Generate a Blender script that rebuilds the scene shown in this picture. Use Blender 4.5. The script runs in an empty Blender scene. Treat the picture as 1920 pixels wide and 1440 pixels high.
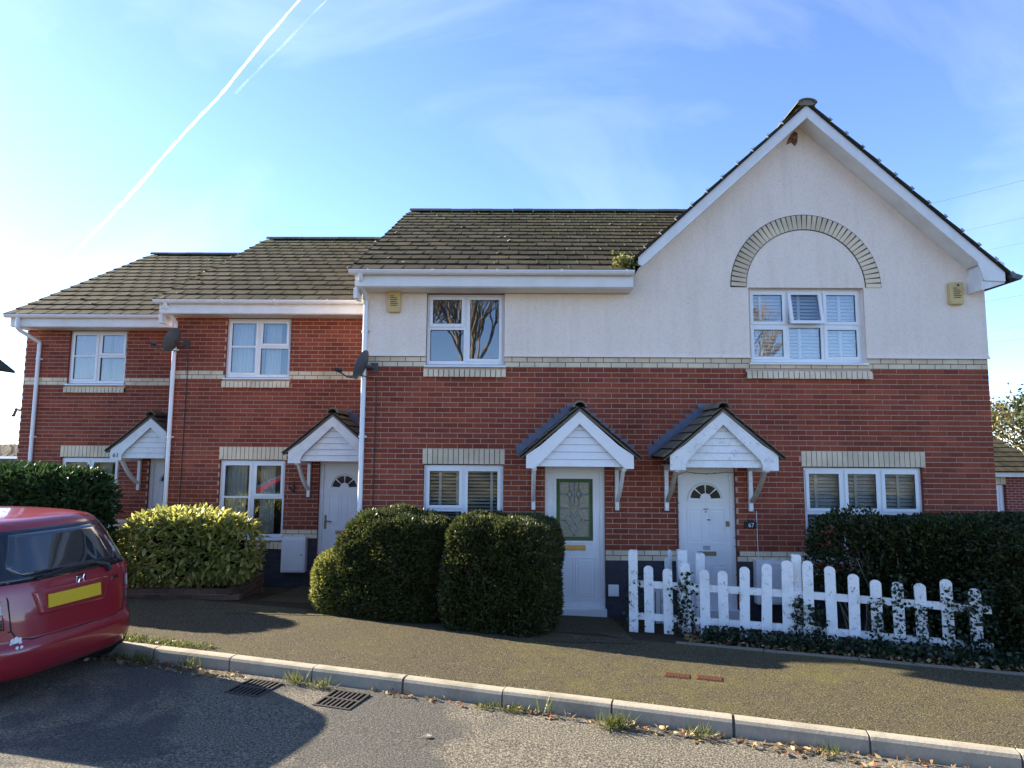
import bpy, bmesh, math, random
import numpy as np
from mathutils import Vector, Matrix
R = math.radians
random.seed(7); RNG = np.random.default_rng(11)
scn = bpy.context.scene
COL = scn.collection

# ------------------------------------------------------------------ camera
cd = bpy.data.cameras.new('camera'); cam = bpy.data.objects.new('camera', cd); COL.objects.link(cam)
cam.location = (0, -9.2, 2.43)
cam.rotation_euler = (R(90 + 5.71), R(-.39), R(.67))
cd.sensor_width = 36.0; cd.lens = 36.0 * 1180 / 1920
cd.clip_start = .05; cd.clip_end = 20000
scn.camera = cam

# ------------------------------------------------------------------ sky, sun, exposure
SUN_AZ = R(66.4)          # towards the left (-X) from straight ahead (+Y)
SUN_EL = R(25)
sun_dir = Vector((-math.sin(SUN_AZ) * math.cos(SUN_EL), math.cos(SUN_AZ) * math.cos(SUN_EL), math.sin(SUN_EL)))
w = bpy.data.worlds.new('World'); scn.world = w; w.use_nodes = True
nt = w.node_tree; nt.nodes.clear()
def wn(t, **k):
    n = nt.nodes.new(t)
    for a, b in k.items(): setattr(n, a, b)
    return n
sky = wn('ShaderNodeTexSky', sky_type='NISHITA', sun_disc=False, sun_elevation=SUN_EL, sun_rotation=-SUN_AZ,
         air_density=.72, dust_density=.12, ozone_density=4.0, altitude=50)
tc = wn('ShaderNodeTexCoord')
mp = wn('ShaderNodeMapping'); mp.inputs['Rotation'].default_value = (R(20), R(-35), R(30)); mp.inputs['Scale'].default_value = (1.2, 6.0, 3.2)
nz = wn('ShaderNodeTexNoise'); nz.inputs['Scale'].default_value = 1.3; nz.inputs['Detail'].default_value = 7; nz.inputs['Roughness'].default_value = .55; nz.inputs['Distortion'].default_value = .6
cr = wn('ShaderNodeValToRGB'); cr.color_ramp.elements[0].position = .5; cr.color_ramp.elements[1].position = .85
cr.color_ramp.elements[0].color = (0, 0, 0, 1); cr.color_ramp.elements[1].color = (.15, .15, .15, 1)
mx = wn('ShaderNodeMixRGB'); mx.inputs['Color2'].default_value = (5.5, 6.0, 6.6, 1)
bg = wn('ShaderNodeBackground'); bg.inputs['Strength'].default_value = .093
wo = wn('ShaderNodeOutputWorld')
L = nt.links.new
L(tc.outputs['Generated'], mp.inputs['Vector']); L(mp.outputs[0], nz.inputs['Vector']); L(nz.outputs['Fac'], cr.inputs['Fac'])
L(cr.outputs['Color'], mx.inputs['Fac']); tn = wn('ShaderNodeMixRGB', blend_type='MULTIPLY'); tn.inputs['Fac'].default_value = 1; tn.inputs['Color2'].default_value = (1, .96, 1, 1)
L(sky.outputs[0], mx.inputs['Color1']); L(mx.outputs[0], tn.inputs['Color1']); L(tn.outputs[0], bg.inputs['Color']); L(bg.outputs[0], wo.inputs['Surface'])
sl = bpy.data.lights.new('sun', 'SUN'); sl.energy = 4.4; sl.angle = R(.55); sl.color = (1, .90, .74)
so = bpy.data.objects.new('sun', sl); COL.objects.link(so)
so.rotation_euler = (-sun_dir).to_track_quat('-Z', 'Y').to_euler()
scn.view_settings.view_transform = 'Standard'; scn.view_settings.look = 'None'
scn.view_settings.exposure = 2.25; scn.view_settings.gamma = 1.0
scn.view_settings.use_curve_mapping = False
scn.cycles.max_bounces = 8; scn.cycles.transparent_max_bounces = 12
scn.cycles.sample_clamp_indirect = 5; scn.cycles.caustics_reflective = False; scn.cycles.caustics_refractive = False

# ------------------------------------------------------------------ materials
MATS = {}
class NB:
    """small node-graph writer"""
    def __init__(s, name):
        m = bpy.data.materials.new(name); m.use_nodes = True; s.m = m; s.t = m.node_tree; s.t.nodes.clear()
        s.out = s.n('ShaderNodeOutputMaterial'); s.b = s.n('ShaderNodeBsdfPrincipled'); s.l(s.b.outputs[0], s.out.inputs[0]); MATS[name] = m
        g = s.n('ShaderNodeNewGeometry'); s.pos = g.outputs['Position']; s.isl = g.outputs['Random Per Island']; s.nrm = g.outputs['Normal']
        s.rnd = None
    def n(s, t, **k):
        x = s.t.nodes.new(t)
        for a, b in k.items(): setattr(x, a, b)
        return x
    def l(s, a, b): s.t.links.new(a, b)
    def val(s, x, sock):
        if hasattr(x, 'links') or hasattr(x, 'is_linked'): s.l(x, sock)
        else: sock.default_value = x
    def noise(s, scale, detail=4, rough=.55, vec=None, dist=0):
        x = s.n('ShaderNodeTexNoise'); x.inputs['Scale'].default_value = scale; x.inputs['Detail'].default_value = detail; x.inputs['Roughness'].default_value = rough; x.inputs['Distortion'].default_value = dist
        s.l(vec or s.pos, x.inputs['Vector']); return x.outputs['Fac']
    def scaled(s, sx, sy, sz):
        x = s.n('ShaderNodeVectorMath', operation='MULTIPLY'); s.l(s.pos, x.inputs[0]); x.inputs[1].default_value = (sx, sy, sz); return x.outputs[0]
    def ramp(s, fac, stops):
        x = s.n('ShaderNodeValToRGB'); e = x.color_ramp.elements
        while len(e) < len(stops): e.new(.5)
        for i, (p, c) in enumerate(stops):
            e[i].position = p; e[i].color = (*(c if isinstance(c, tuple) else (c, c, c)), 1)
        s.l(fac, x.inputs[0]); return x.outputs['Color']
    def mix(s, fac, a, b, mode='MIX'):
        x = s.n('ShaderNodeMixRGB', blend_type=mode)
        for v, k in ((fac, 'Fac'), (a, 'Color1'), (b, 'Color2')):
            if isinstance(v, tuple): x.inputs[k].default_value = (*v, 1)
            elif isinstance(v, (int, float)): x.inputs[k].default_value = v
            else: s.l(v, x.inputs[k])
        return x.outputs[0]
    def math(s, op, a, b=0.0):
        x = s.n('ShaderNodeMath', operation=op)
        for i, v in enumerate((a, b)):
            if isinstance(v, (int, float)): x.inputs[i].default_value = v
            else: s.l(v, x.inputs[i])
        return x.outputs[0]
    def random(s):
        if s.rnd is None:
            o = s.n('ShaderNodeObjectInfo'); s.rnd = s.math('FRACT', s.math('ADD', o.outputs['Random'], s.isl))
        return s.rnd
    def bump(s, h, strength=.3, dist=.01):
        x = s.n('ShaderNodeBump'); x.inputs['Strength'].default_value = strength; x.inputs['Distance'].default_value = dist
        s.l(h, x.inputs['Height']); s.l(x.outputs[0], s.b.inputs['Normal'])
    def fin(s, col=None, rough=.6, spec=.3, metal=0.0):
        if col is not None:
            if isinstance(col, tuple): s.b.inputs['Base Color'].default_value = (*col, 1)
            else: s.l(col, s.b.inputs['Base Color'])
        if isinstance(rough, (int, float)): s.b.inputs['Roughness'].default_value = rough
        else: s.l(rough, s.b.inputs['Roughness'])
        s.b.inputs['Specular IOR Level'].default_value = spec; s.b.inputs['Metallic'].default_value = metal
        return s.m

def brickmat(name, stops, stain, moss=False):
    b = NB(name); r = b.random()
    c = b.ramp(r, stops); n = b.noise(9, 5); c = b.mix(b.math('MULTIPLY', n, .5), c, stain, 'MIX')
    lo = b.noise(1.1, 4, .6); c = b.mix(1.0, c, b.ramp(lo, [(.35, .74), (.6, 1.08)]), 'MULTIPLY')
    n2 = b.noise(160, 3); c = b.mix(.35, c, b.ramp(n2, [(.3, .55), (.7, 1.0)]), 'MULTIPLY')
    if moss:       # moss colonies, densest in the damp courses near the ridge
        sx = b.n('ShaderNodeSeparateXYZ'); b.l(b.pos, sx.inputs[0]); hz = b.ramp(b.math('MULTIPLY', sx.outputs[2], .1), [(.5, .25), (.70, .45), (.76, 1.0)])
        mk = b.math('MULTIPLY', b.ramp(b.noise(7, 6, .7), [(.44, 0.0), (.60, 1.0)]), hz); c = b.mix(b.math('MULTIPLY', mk, .8), c, (.11, .11, .035))
    b.bump(n2, .35, .004); b.fin(c, .95 if moss else .82, .06 if moss else .22)
brickmat('red_brick', [(0, (.22, .045, .026)), (.35, (.31, .066, .033)), (.7, (.37, .088, .042)), (1, (.26, .054, .032))], (.22, .060, .036))
brickmat('cream_brick', [(0, (.80, .65, .45)), (.5, (.86, .72, .51)), (1, (.76, .61, .42))], (.70, .56, .39))
brickmat('blue_brick', [(0, (.040, .043, .062)), (.5, (.06, .064, .085)), (1, (.075, .07, .08))], (.05, .05, .06))
brickmat('roof_tile', [(0, (.030, .025, .019)), (.5, (.052, .042, .031)), (1, (.08, .065, .048))], (.055, .049, .030), True)
brickmat('porch_tile', [(0, (.13, .112, .085)), (.5, (.18, .155, .115)), (1, (.23, .20, .15))], (.16, .15, .09))
def mortar(name, col):
    b = NB(name); n = b.noise(60, 4); b.bump(n, .4, .004); b.fin(b.mix(n, tuple(.75 * c for c in col), col), .95, .1)
mortar('mortar', (.60, .425, .335)); mortar('dark_mortar', (.10, .085, .075)); mortar('grey_mortar', (.24, .21, .165))
b = NB('flank_brick'); t = b.n('ShaderNodeTexBrick'); t.inputs['Scale'].default_value = 1; t.inputs['Brick Width'].default_value = .225; t.inputs['Row Height'].default_value = .075; t.inputs['Mortar Size'].default_value = .006
t.inputs['Color1'].default_value = (.25, .056, .04, 1); t.inputs['Color2'].default_value = (.2, .045, .034, 1); t.inputs['Mortar'].default_value = (.46, .32, .26, 1)
sx = b.n('ShaderNodeSeparateXYZ'); b.l(b.pos, sx.inputs[0]); cb = b.n('ShaderNodeCombineXYZ'); b.l(sx.outputs[1], cb.inputs[0]); b.l(sx.outputs[2], cb.inputs[1]); b.l(cb.outputs[0], t.inputs['Vector'])
b.fin(t.outputs['Color'], .85, .2)
# roughcast render with run-off streaks
b = NB('render'); st = b.noise(1.0, 5, .6, b.scaled(5.5, 5.5, .55)); big = b.noise(.9, 4)
c = b.mix(b.ramp(st, [(.48, 0.0), (.75, .38)]), (.94, .80, .68), (.68, .57, .48)); c = b.mix(b.ramp(big, [(.4, 0.0), (.75, .45)]), c, (.82, .69, .58))
sp = b.noise(38, 4, .8); c = b.mix(.3, c, b.ramp(sp, [(.38, .62), (.50, 1.0)]), 'MULTIPLY')
b.bump(b.noise(75, 4, .7), .75, .012); b.fin(c, .95, .1)
def paint(name, col, rough=.4, spec=.4, dirt=.25, dcol=(.35, .33, .28), scale=6):
    b = NB(name); n = b.noise(scale, 5, .6); c = b.mix(b.ramp(n, [(.45, 0.0), (.8, dirt)]), col, dcol); b.fin(c, rough, spec)
paint('upvc', (.80, .80, .80), .28, .45, .12)
paint('white_timber', (.78, .77, .74), .55, .3, .35)
b = NB('flaking_paint'); n = b.noise(14, 6, .65); n2 = b.noise(70, 5, .7, b.scaled(1.6, 1.6, .35)); m_ = b.math('MULTIPLY', n, n2)
c = b.mix(b.ramp(m_, [(.31, 0.0), (.385, 1.0)]), (.84, .84, .82), (.17, .155, .13)); c = b.mix(b.ramp(b.noise(5, 5), [(.5, 0.0), (.8, .5)]), c, (.45, .46, .40))
b.bump(m_, .5, .004); b.fin(c, .65, .25)
b = NB('worn_paint'); n = b.noise(11, 6, .65); n2 = b.noise(55, 5, .7); m_ = b.math('MULTIPLY', n, n2)
c = b.mix(b.ramp(m_, [(.29, 0.0), (.40, .8)]), (.82, .82, .81), (.22, .21, .18)); c = b.mix(b.ramp(b.noise(4, 5), [(.45, 0.0), (.75, .5)]), c, (.50, .51, .46)); b.bump(m_, .5, .004); b.fin(c, .65, .25)
paint('fascia_paint', (.78, .77, .75), .45, .35, .4, (.42, .40, .36), 3)
paint('black_plastic', (.018, .018, .02), .4, .4, 0); paint('dark_grey', (.07, .075, .08), .45, .4, .2, (.12, .12, .11))
paint('alarm_yellow', (.63, .46, .20), .5, .3, .4, (.38, .28, .14)); paint('print_dark', (.10, .075, .05), .7, .2, 0)
paint('brass', (.50, .33, .10), .3, .5, .2); MATS['brass'].node_tree.nodes['Principled BSDF'].inputs['Metallic'].default_value = .8
paint('old_brass', (.20, .16, .07), .45, .5, .3); paint('chrome', (.7, .7, .72), .15, .5, 0); MATS['chrome'].node_tree.nodes['Principled BSDF'].inputs['Metallic'].default_value = 1
b = NB('lead'); n = b.noise(12, 4); b.fin(b.mix(n, (.085, .10, .15), (.17, .19, .25)), .5, .4)
paint('cast_iron', (.05, .043, .038), .6, .35, .5, (.05, .04, .035), 30)
paint('terracotta', (.14, .062, .04), .9, .1, .9, (.075, .06, .04), 45)
paint('room_wall', (.30, .28, .26), .9, .1, 0); paint('blind', (.82, .82, .80), .5, .3, 0); paint('curtain', (.74, .72, .68), .9, .1, .2); paint('pink_curtain', (.42, .25, .19), .9, .1, .3, (.3, .2, .16))
paint('deck', (.03, .027, .024), .95, .1, 0)
paint('pale_wood', (.42, .36, .28), .8, .15, .5, (.22, .19, .15), 9); paint('bark', (.11, .085, .06), .95, .1, .5, (.06, .05, .04), 12); paint('pale_bark', (.30, .25, .19), .95, .1, .5, (.16, .13, .10), 8)
paint('soil', (.05, .038, .026), 1, .05, .5, (.09, .07, .045), 6)
def glass(name, tint, refl):
    b = NB(name); b.t.nodes.remove(b.b)
    tr = b.n('ShaderNodeBsdfTransparent'); tr.inputs[0].default_value = (*tint, 1); gl = b.n('ShaderNodeBsdfGlossy'); gl.inputs['Roughness'].default_value = .0
    fr = b.n('ShaderNodeFresnel'); fr.inputs[0].default_value = 1.5; k = b.math('MINIMUM', b.math('ADD', b.math('MULTIPLY', fr.outputs[0], 1.3), refl), 1.0)
    n = b.noise(1.6, 2); bp = b.n('ShaderNodeBump'); bp.inputs['Strength'].default_value = .03; bp.inputs['Distance'].default_value = .05; b.l(n, bp.inputs['Height']); b.l(bp.outputs[0], gl.inputs['Normal'])
    ms = b.n('ShaderNodeMixShader'); b.l(k, ms.inputs[0]); b.l(tr.outputs[0], ms.inputs[1]); b.l(gl.outputs[0], ms.inputs[2]); b.l(ms.outputs[0], b.out.inputs[0])
glass('glass', (.95, .97, .97), .08); glass('car_glass', (.22, .26, .28), .12); glass('obscure_green', (.10, .20, .08), .06)
b = NB('obscure_glass'); n = b.noise(26, 4); b.bump(n, .5, .01); b.fin(b.mix(n, (.20, .19, .13), (.36, .34, .25)), .12, .5)
# ground
b = NB('pavement_tarmac'); f = b.noise(85, 3, .8); big = b.noise(.8, 5, .6); mid = b.noise(4.5, 5, .65)
c = b.ramp(f, [(.36, (.020, .016, .010)), (.52, (.075, .062, .037)), (.66, (.27, .225, .14))])
moss = b.math('MULTIPLY', b.ramp(big, [(.44, 0.0), (.62, 1.0)]), b.ramp(mid, [(.38, 0.0), (.62, 1.0)]))
c = b.mix(b.math('MULTIPLY', moss, .38), c, b.mix(f, (.06, .055, .012), (.21, .19, .045))); b.bump(f, .8, .012); b.fin(c, .95, .12)
b = NB('road_tarmac'); f = b.noise(62, 3, .8); big = b.noise(.55, 5, .6, dist=.4)
c = b.ramp(f, [(.36, (.042, .037, .028)), (.5, (.135, .118, .088)), (.66, (.34, .30, .225))])
c = b.mix(b.math('MULTIPLY', b.ramp(big, [(.44, .62), (.50, .0)]), 1.0), c, b.mix(f, (.025, .027, .03), (.075, .075, .075)))
b.bump(f, .9, .014); b.fin(c, .9, .15)
b = NB('concrete'); n = b.noise(40, 5, .65); big = b.noise(3.5, 5); c = b.mix(n, (.25, .22, .165), (.42, .37, .285)); c = b.mix(b.ramp(big, [(.5, 0.0), (.75, .6)]), c, (.12, .105, .07)); b.bump(n, .4, .006); b.fin(c, .9, .15)
b = NB('earth'); n = b.noise(18, 5, .7); b.bump(n, .8, .03); b.fin(b.mix(n, (.03, .024, .016), (.10, .075, .045)), 1, .05)
b = NB('lawn'); n = b.noise(1.2, 6, .7); b.fin(b.ramp(n, [(.35, (.012, .013, .006)), (.5, (.05, .043, .02)), (.65, (.12, .10, .05))]), 1, .05)
# foliage
def leafmat(name, stops, trans=.35, rough=.45, spec=.4):
    b = NB(name); r = b.random(); c = b.ramp(r, stops); c = b.mix(b.math('MULTIPLY', b.noise(2.2, 4), .5), c, stops[0][1]); b.fin(c, rough, spec)
    tl = b.n('ShaderNodeBsdfTranslucent'); b.l(c, tl.inputs[0]); ms = b.n('ShaderNodeMixShader'); ms.inputs[0].default_value = trans
    b.l(b.b.outputs[0], ms.inputs[1]); b.l(tl.outputs[0], ms.inputs[2]); b.l(ms.outputs[0], b.out.inputs[0])
leafmat('yew_leaf', [(0, (.022, .030, .009)), (.5, (.058, .076, .020)), (.85, (.13, .15, .038)), (.94, (.09, .065, .025)), (1, (.17, .16, .05))], .4)
leafmat('gold_leaf', [(0, (.11, .12, .025)), (.5, (.24, .25, .055)), (1, (.38, .36, .11))], .4)
leafmat('laurel_leaf', [(0, (.014, .032, .010)), (.6, (.03, .068, .018)), (1, (.06, .10, .025))], .3, .5, .25)
leafmat('spotted_leaf', [(0, (.16, .19, .05)), (.4, (.32, .33, .085)), (.75, (.52, .48, .11)), (1, (.66, .60, .20))], .5, .35, .45)
leafmat('privet_leaf', [(0, (.014, .022, .008)), (.5, (.030, .046, .013)), (.88, (.062, .082, .022)), (1, (.13, .12, .035))], .3, .42, .3)
leafmat('ivy_leaf', [(0, (.010, .020, .010)), (.6, (.022, .042, .016)), (1, (.05, .075, .025))], .2, .35)
leafmat('red_leaf', [(0, (.12, .02, .012)), (1, (.28, .045, .025))], .3)
leafmat('dead_leaf', [(0, (.12, .065, .03)), (.5, (.30, .20, .09)), (.9, (.50, .40, .22)), (1, (.45, .05, .03))], .2, .7, .2)
leafmat('grass_blade', [(0, (.06, .08, .015)), (.6, (.14, .16, .03)), (1, (.28, .25, .09))], .4)
leafmat('moss', [(0, (.13, .12, .06)), (.5, (.27, .25, .13)), (1, (.42, .40, .27))], .0, .95, .1)
leafmat('tree_leaf', [(0, (.07, .065, .02)), (.5, (.17, .15, .05)), (1, (.30, .25, .11))], .35); leafmat('conifer_leaf', [(0, (.03, .045, .015)), (1, (.085, .10, .03))], .3)
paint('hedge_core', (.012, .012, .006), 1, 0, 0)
# car
b = NB('car_paint'); b.fin((.25, .013, .022), .28, .5); b.b.inputs['Coat Weight'].default_value = .8; b.b.inputs['Coat Roughness'].default_value = .06
paint('tyre', (.015, .015, .016), .85, .2, .3, (.05, .045, .04)); paint('alloy', (.45, .45, .46), .35, .5, .2); paint('car_seal', (.012, .012, .013), .6, .3, 0)
b = NB('lamp_red'); b.fin((.28, .008, .012), .15, .5); b.b.inputs['Coat Weight'].default_value = .6
b = NB('lamp_clear'); n = b.noise(38, 3); b.bump(n, .8, .02); b.fin(b.mix(n, (.20, .18, .17), (.75, .72, .68)), .15, .5)
paint('plate_yellow', (.62, .40, .025), .35, .4, .0); paint('sticker', (.8, .8, .8), .4, .3, 0)
b = NB('flank_brick_x'); t = b.n('ShaderNodeTexBrick'); t.inputs['Scale'].default_value = 1; t.inputs['Brick Width'].default_value = .225; t.inputs['Row Height'].default_value = .075; t.inputs['Mortar Size'].default_value = .006
t.inputs['Color1'].default_value = (.25, .056, .04, 1); t.inputs['Color2'].default_value = (.2, .045, .034, 1); t.inputs['Mortar'].default_value = (.46, .32, .26, 1)
sx = b.n('ShaderNodeSeparateXYZ'); b.l(b.pos, sx.inputs[0]); cb = b.n('ShaderNodeCombineXYZ'); b.l(sx.outputs[0], cb.inputs[0]); b.l(sx.outputs[2], cb.inputs[1]); b.l(cb.outputs[0], t.inputs['Vector']); b.fin(t.outputs['Color'], .85, .2)
leafmat('pale_leaf', [(0, (.5, .42, .28)), (1, (.6, .52, .36))], .2)
paint('car_glass_dark', (.012, .017, .022), .04, .6, 0); paint('lamp_dark', (.05, .012, .012), .2, .5, 0)
b = NB('car_mirror_glass'); b.fin((.018, .026, .032), .03, .8); b.b.inputs['Coat Weight'].default_value = .9; b.b.inputs['Coat Roughness'].default_value = .02

paint('rust', (.16, .065, .03), .95, .1, .9, (.45, .36, .28), 25)
paint('dish_grey', (.10, .105, .11), .5, .35, .2, (.16, .16, .15))
brickmat('planter_brick', [(0, (.10, .055, .035)), (.5, (.15, .085, .055)), (1, (.19, .11, .07))], (.09, .07, .04))
# vapour trail: thin scattering cloud, lit by the sun from behind
def vapour(name, dens, lo=.55):
    b = NB(name); b.t.nodes.remove(b.b); d = b.n('ShaderNodeBsdfDiffuse'); d.inputs[0].default_value = (.97, .97, .97, 1); t = b.n('ShaderNodeBsdfTranslucent'); t.inputs[0].default_value = (.97, .97, .97, 1)
    m1 = b.n('ShaderNodeMixShader'); m1.inputs[0].default_value = .5; b.l(d.outputs[0], m1.inputs[1]); b.l(t.outputs[0], m1.inputs[2])
    tr = b.n('ShaderNodeBsdfTransparent'); m2 = b.n('ShaderNodeMixShader'); n = b.noise(.012, 5, .6)
    b.l(b.ramp(n, [(.38, dens * lo), (.62, dens)]), m2.inputs[0]); b.l(tr.outputs[0], m2.inputs[1]); b.l(m1.outputs[0], m2.inputs[2]); b.l(m2.outputs[0], b.out.inputs[0])
vapour('vapour', .85); vapour('faint_vapour', .05, .25)

# ------------------------------------------------------------------ mesh helpers
W = {}                               # world origin of each object, so children can be built in world coordinates
def tag(o, label=None, cat=None, group=None, kind=None):
    if label: o['label'] = label
    if cat: o['category'] = cat
    if group: o['group'] = group
    if kind: o['kind'] = kind
    return o
def thing(name, loc, label, cat, group=None):
    o = bpy.data.objects.new(name, None); o.empty_display_size = .2; COL.objects.link(o); o.location = loc; W[o] = Vector(loc)
    return tag(o, label, cat, group)
class MB:
    def __init__(s): s.v = []; s.f = []; s.m = []
    def add(s, vs, fs, m=0):
        k = len(s.v); s.v += [tuple(p) for p in vs]; s.f += [[i + k for i in f] for f in fs]; s.m += [m] * len(fs); return s
    def box(s, x0, x1, y0, y1, z0, z1, m=0):
        return s.add([(x0,y0,z0),(x1,y0,z0),(x1,y1,z0),(x0,y1,z0),(x0,y0,z1),(x1,y0,z1),(x1,y1,z1),(x0,y1,z1)],
                     [(0,3,2,1),(4,5,6,7),(0,1,5,4),(1,2,6,5),(2,3,7,6),(3,0,4,7)], m)
    def prism(s, poly, y0, y1, m=0):           # polygon in x,z (counter-clockwise seen from the street), extruded in y
        n = len(poly)
        return s.add([(x, y0, z) for x, z in poly] + [(x, y1, z) for x, z in poly],
                     [tuple(range(n)), tuple(range(2*n-1, n-1, -1))] + [((i+1) % n, i, i+n, (i+1) % n+n) for i in range(n)], m)
    def prismx(s, poly, x0, x1, m=0):          # polygon in y,z extruded in x
        n = len(poly)
        return s.add([(x0, y, z) for y, z in poly] + [(x1, y, z) for y, z in poly],
                     [tuple(range(n-1, -1, -1)), tuple(range(n, 2*n))] + [(i, (i+1) % n, (i+1) % n+n, i+n) for i in range(n)], m)
    def quad(s, a, b_, c, d, m=0): return s.add([a, b_, c, d], [(0, 1, 2, 3)], m)
    def tube(s, pts, r, n=8, m=0, cap=True):
        pts = [Vector(p) for p in pts]; rings = []; rr = r if isinstance(r, (list, tuple)) else [r] * len(pts); up = None
        for i, p in enumerate(pts):
            t = ((pts[min(i+1, len(pts)-1)] - pts[max(i-1, 0)])).normalized()
            if up is None or abs(up.dot(t)) > .98: up = Vector((0, 0, 1)) if abs(t.z) < .9 else Vector((0, 1, 0))
            a = t.cross(up).normalized(); b_ = a.cross(t).normalized(); up = b_
            rings.append([p + (a * math.cos(2*math.pi*k/n) + b_ * math.sin(2*math.pi*k/n)) * rr[i] for k in range(n)])
        fs = [(i*n+k, i*n+(k+1) % n, (i+1)*n+(k+1) % n, (i+1)*n+k) for i in range(len(pts)-1) for k in range(n)]
        if cap: fs += [tuple(range(n-1, -1, -1)), tuple(range((len(pts)-1)*n, len(pts)*n))]
        return s.add([p for q in rings for p in q], fs, m)
    def build(s, name, mats, parent=None, origin=None, smooth=False, bevel=0, label=None, kind=None):
        if isinstance(mats, str): mats = [mats]
        V = np.array(s.v, float)
        if origin is None: origin = Vector(((V[:,0].min()+V[:,0].max())/2, (V[:,1].min()+V[:,1].max())/2, V[:,2].min()))
        origin = Vector(origin)
        me = bpy.data.meshes.new(name); me.from_pydata([tuple(p) for p in (V - np.array(origin))], [], s.f)
        for m in mats: me.materials.append(MATS[m])
        me.polygons.foreach_set('material_index', s.m); me.update()
        if smooth:
            me.polygons.foreach_set('use_smooth', [True]*len(me.polygons)); me.set_sharp_from_angle(angle=R(40))
        o = bpy.data.objects.new(name, me); COL.objects.link(o)
        if parent is not None: o.parent = parent; o.location = origin - W[parent]
        else: o.location = origin
        W[o] = origin
        if bevel:
            md = o.modifiers.new('bevel', 'BEVEL'); md.width = bevel; md.segments = 2; md.limit_method = 'ANGLE'
        return tag(o, label, kind=kind)
def inst(name, me, parent, loc, scale=(1,1,1), rot=(0,0,0)):
    o = bpy.data.objects.new(name, me); COL.objects.link(o); o.parent = parent; loc = Vector(loc)
    o.location = loc - (W[parent] if parent else Vector()); o.scale = scale; o.rotation_euler = rot; W[o] = loc; return o
def npmesh(name, V, F, mat, parent=None, origin=(0,0,0), smooth=False):
    V = np.asarray(V, np.float32) - np.array(origin, np.float32); F = np.asarray(F, np.int32); k = F.shape[1]
    me = bpy.data.meshes.new(name); me.vertices.add(len(V)); me.vertices.foreach_set('co', V.ravel())
    me.loops.add(F.size); me.loops.foreach_set('vertex_index', F.ravel()); me.polygons.add(len(F))
    me.polygons.foreach_set('loop_start', np.arange(0, F.size, k, dtype=np.int32))
    me.update(calc_edges=True); me.validate(); me.materials.append(MATS[mat])
    if smooth: me.polygons.foreach_set('use_smooth', [True]*len(me.polygons))
    o = bpy.data.objects.new(name, me); COL.objects.link(o); origin = Vector(origin)
    if parent is not None: o.parent = parent; o.location = origin - W[parent]
    else: o.location = origin
    W[o] = origin; return o
def solo_mesh(name, mb, mats):
    if isinstance(mats, str): mats = [mats]
    me = bpy.data.meshes.new(name); me.from_pydata(mb.v, [], mb.f)
    for m in mats: me.materials.append(MATS[m])
    me.polygons.foreach_set('material_index', mb.m); me.update(); return me
def text_mesh(s, size, name='lettering', ext=.002):
    c = bpy.data.curves.new(name, 'FONT'); c.body = s; c.size = size; c.extrude = ext; c.align_x = 'CENTER'; c.align_y = 'CENTER'
    o = bpy.data.objects.new(name, c); COL.objects.link(o); dg = bpy.context.evaluated_depsgraph_get()
    me = bpy.data.meshes.new_from_object(o.evaluated_get(dg)); bpy.data.objects.remove(o); return me

# ------------------------------------------------------------------ the ground: road, pavement, kerb, gardens
KP = Vector((-.10, -3.70)); KD = Vector((.9617, -.2741)); KN = Vector((.2741, .9617))      # kerb line, towards the houses
def kd(x, y): return (Vector((x, y)) - KP).dot(KN)
def gz(x, y):                        # ground height: the pavement falls from the kerb towards the houses
    d = kd(x, y)
    if d < 0: return .265 + min(.022 * -d, .06)
    if d < 2.2: return .38 - .05 * d
    if d < 4.2: return .27 - .1315 * (d - 2.2)
    return .007
def kp(s, d=0): return KP + KD * s + KN * d
def strip(name, ds, ss, mat, dz=0.0, thick=None):
    V = []; F = []
    for s_ in ss:
        for d in ds:
            p = kp(s_, d); V.append((p.x, p.y, gz(p.x, p.y) + dz))
    n = len(ds)
    for i in range(len(ss)-1):
        for j in range(n-1): F.append((i*n+j, (i+1)*n+j, (i+1)*n+j+1, i*n+j+1))
    o = npmesh(name, V, F, mat); return tag(o, kind='structure')
ss = list(np.linspace(-45, 45, 61))
rd = strip('road', [-12, -9, -6, -4, -2.73, -1.5, -.7, -.02], ss, 'road_tarmac')
strip('pavement', [.118, .6, 1.2, 1.7, 2.2], ss, 'pavement_tarmac')
strip('garden_ground', [2.2, 2.8, 3.4, 4.2, 9, 60], ss, 'earth', -.006)
strip('verge', [-60, -30, -14, -12], ss, 'lawn', .02)
g = MB().quad((-3000,-3000,-.6), (3000,-3000,-.6), (3000,3000,-.6), (-3000,3000,-.6)).build('ground', 'lawn'); tag(g, kind='structure')
# tarmac path to the doors
V = []; F = []
for i, x in enumerate((.25, 1.30)):
    for j, y in enumerate((-2.0, -1.2, -.6, .02)): V.append((x, y, gz(x, y) + .006))
F = [(j, j+4, j+5, j+1) for j in range(3)]
tag(npmesh('path', V, F, 'pavement_tarmac'), kind='structure')
V = []
for i, x in enumerate((-3.75, -2.35)):
    for j, y in enumerate((-1.0, .4, 1.2, 1.92)): V.append((x, y, gz(x, y) + .006))
tag(npmesh('path', V, F, 'pavement_tarmac'), kind='structure')
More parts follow.
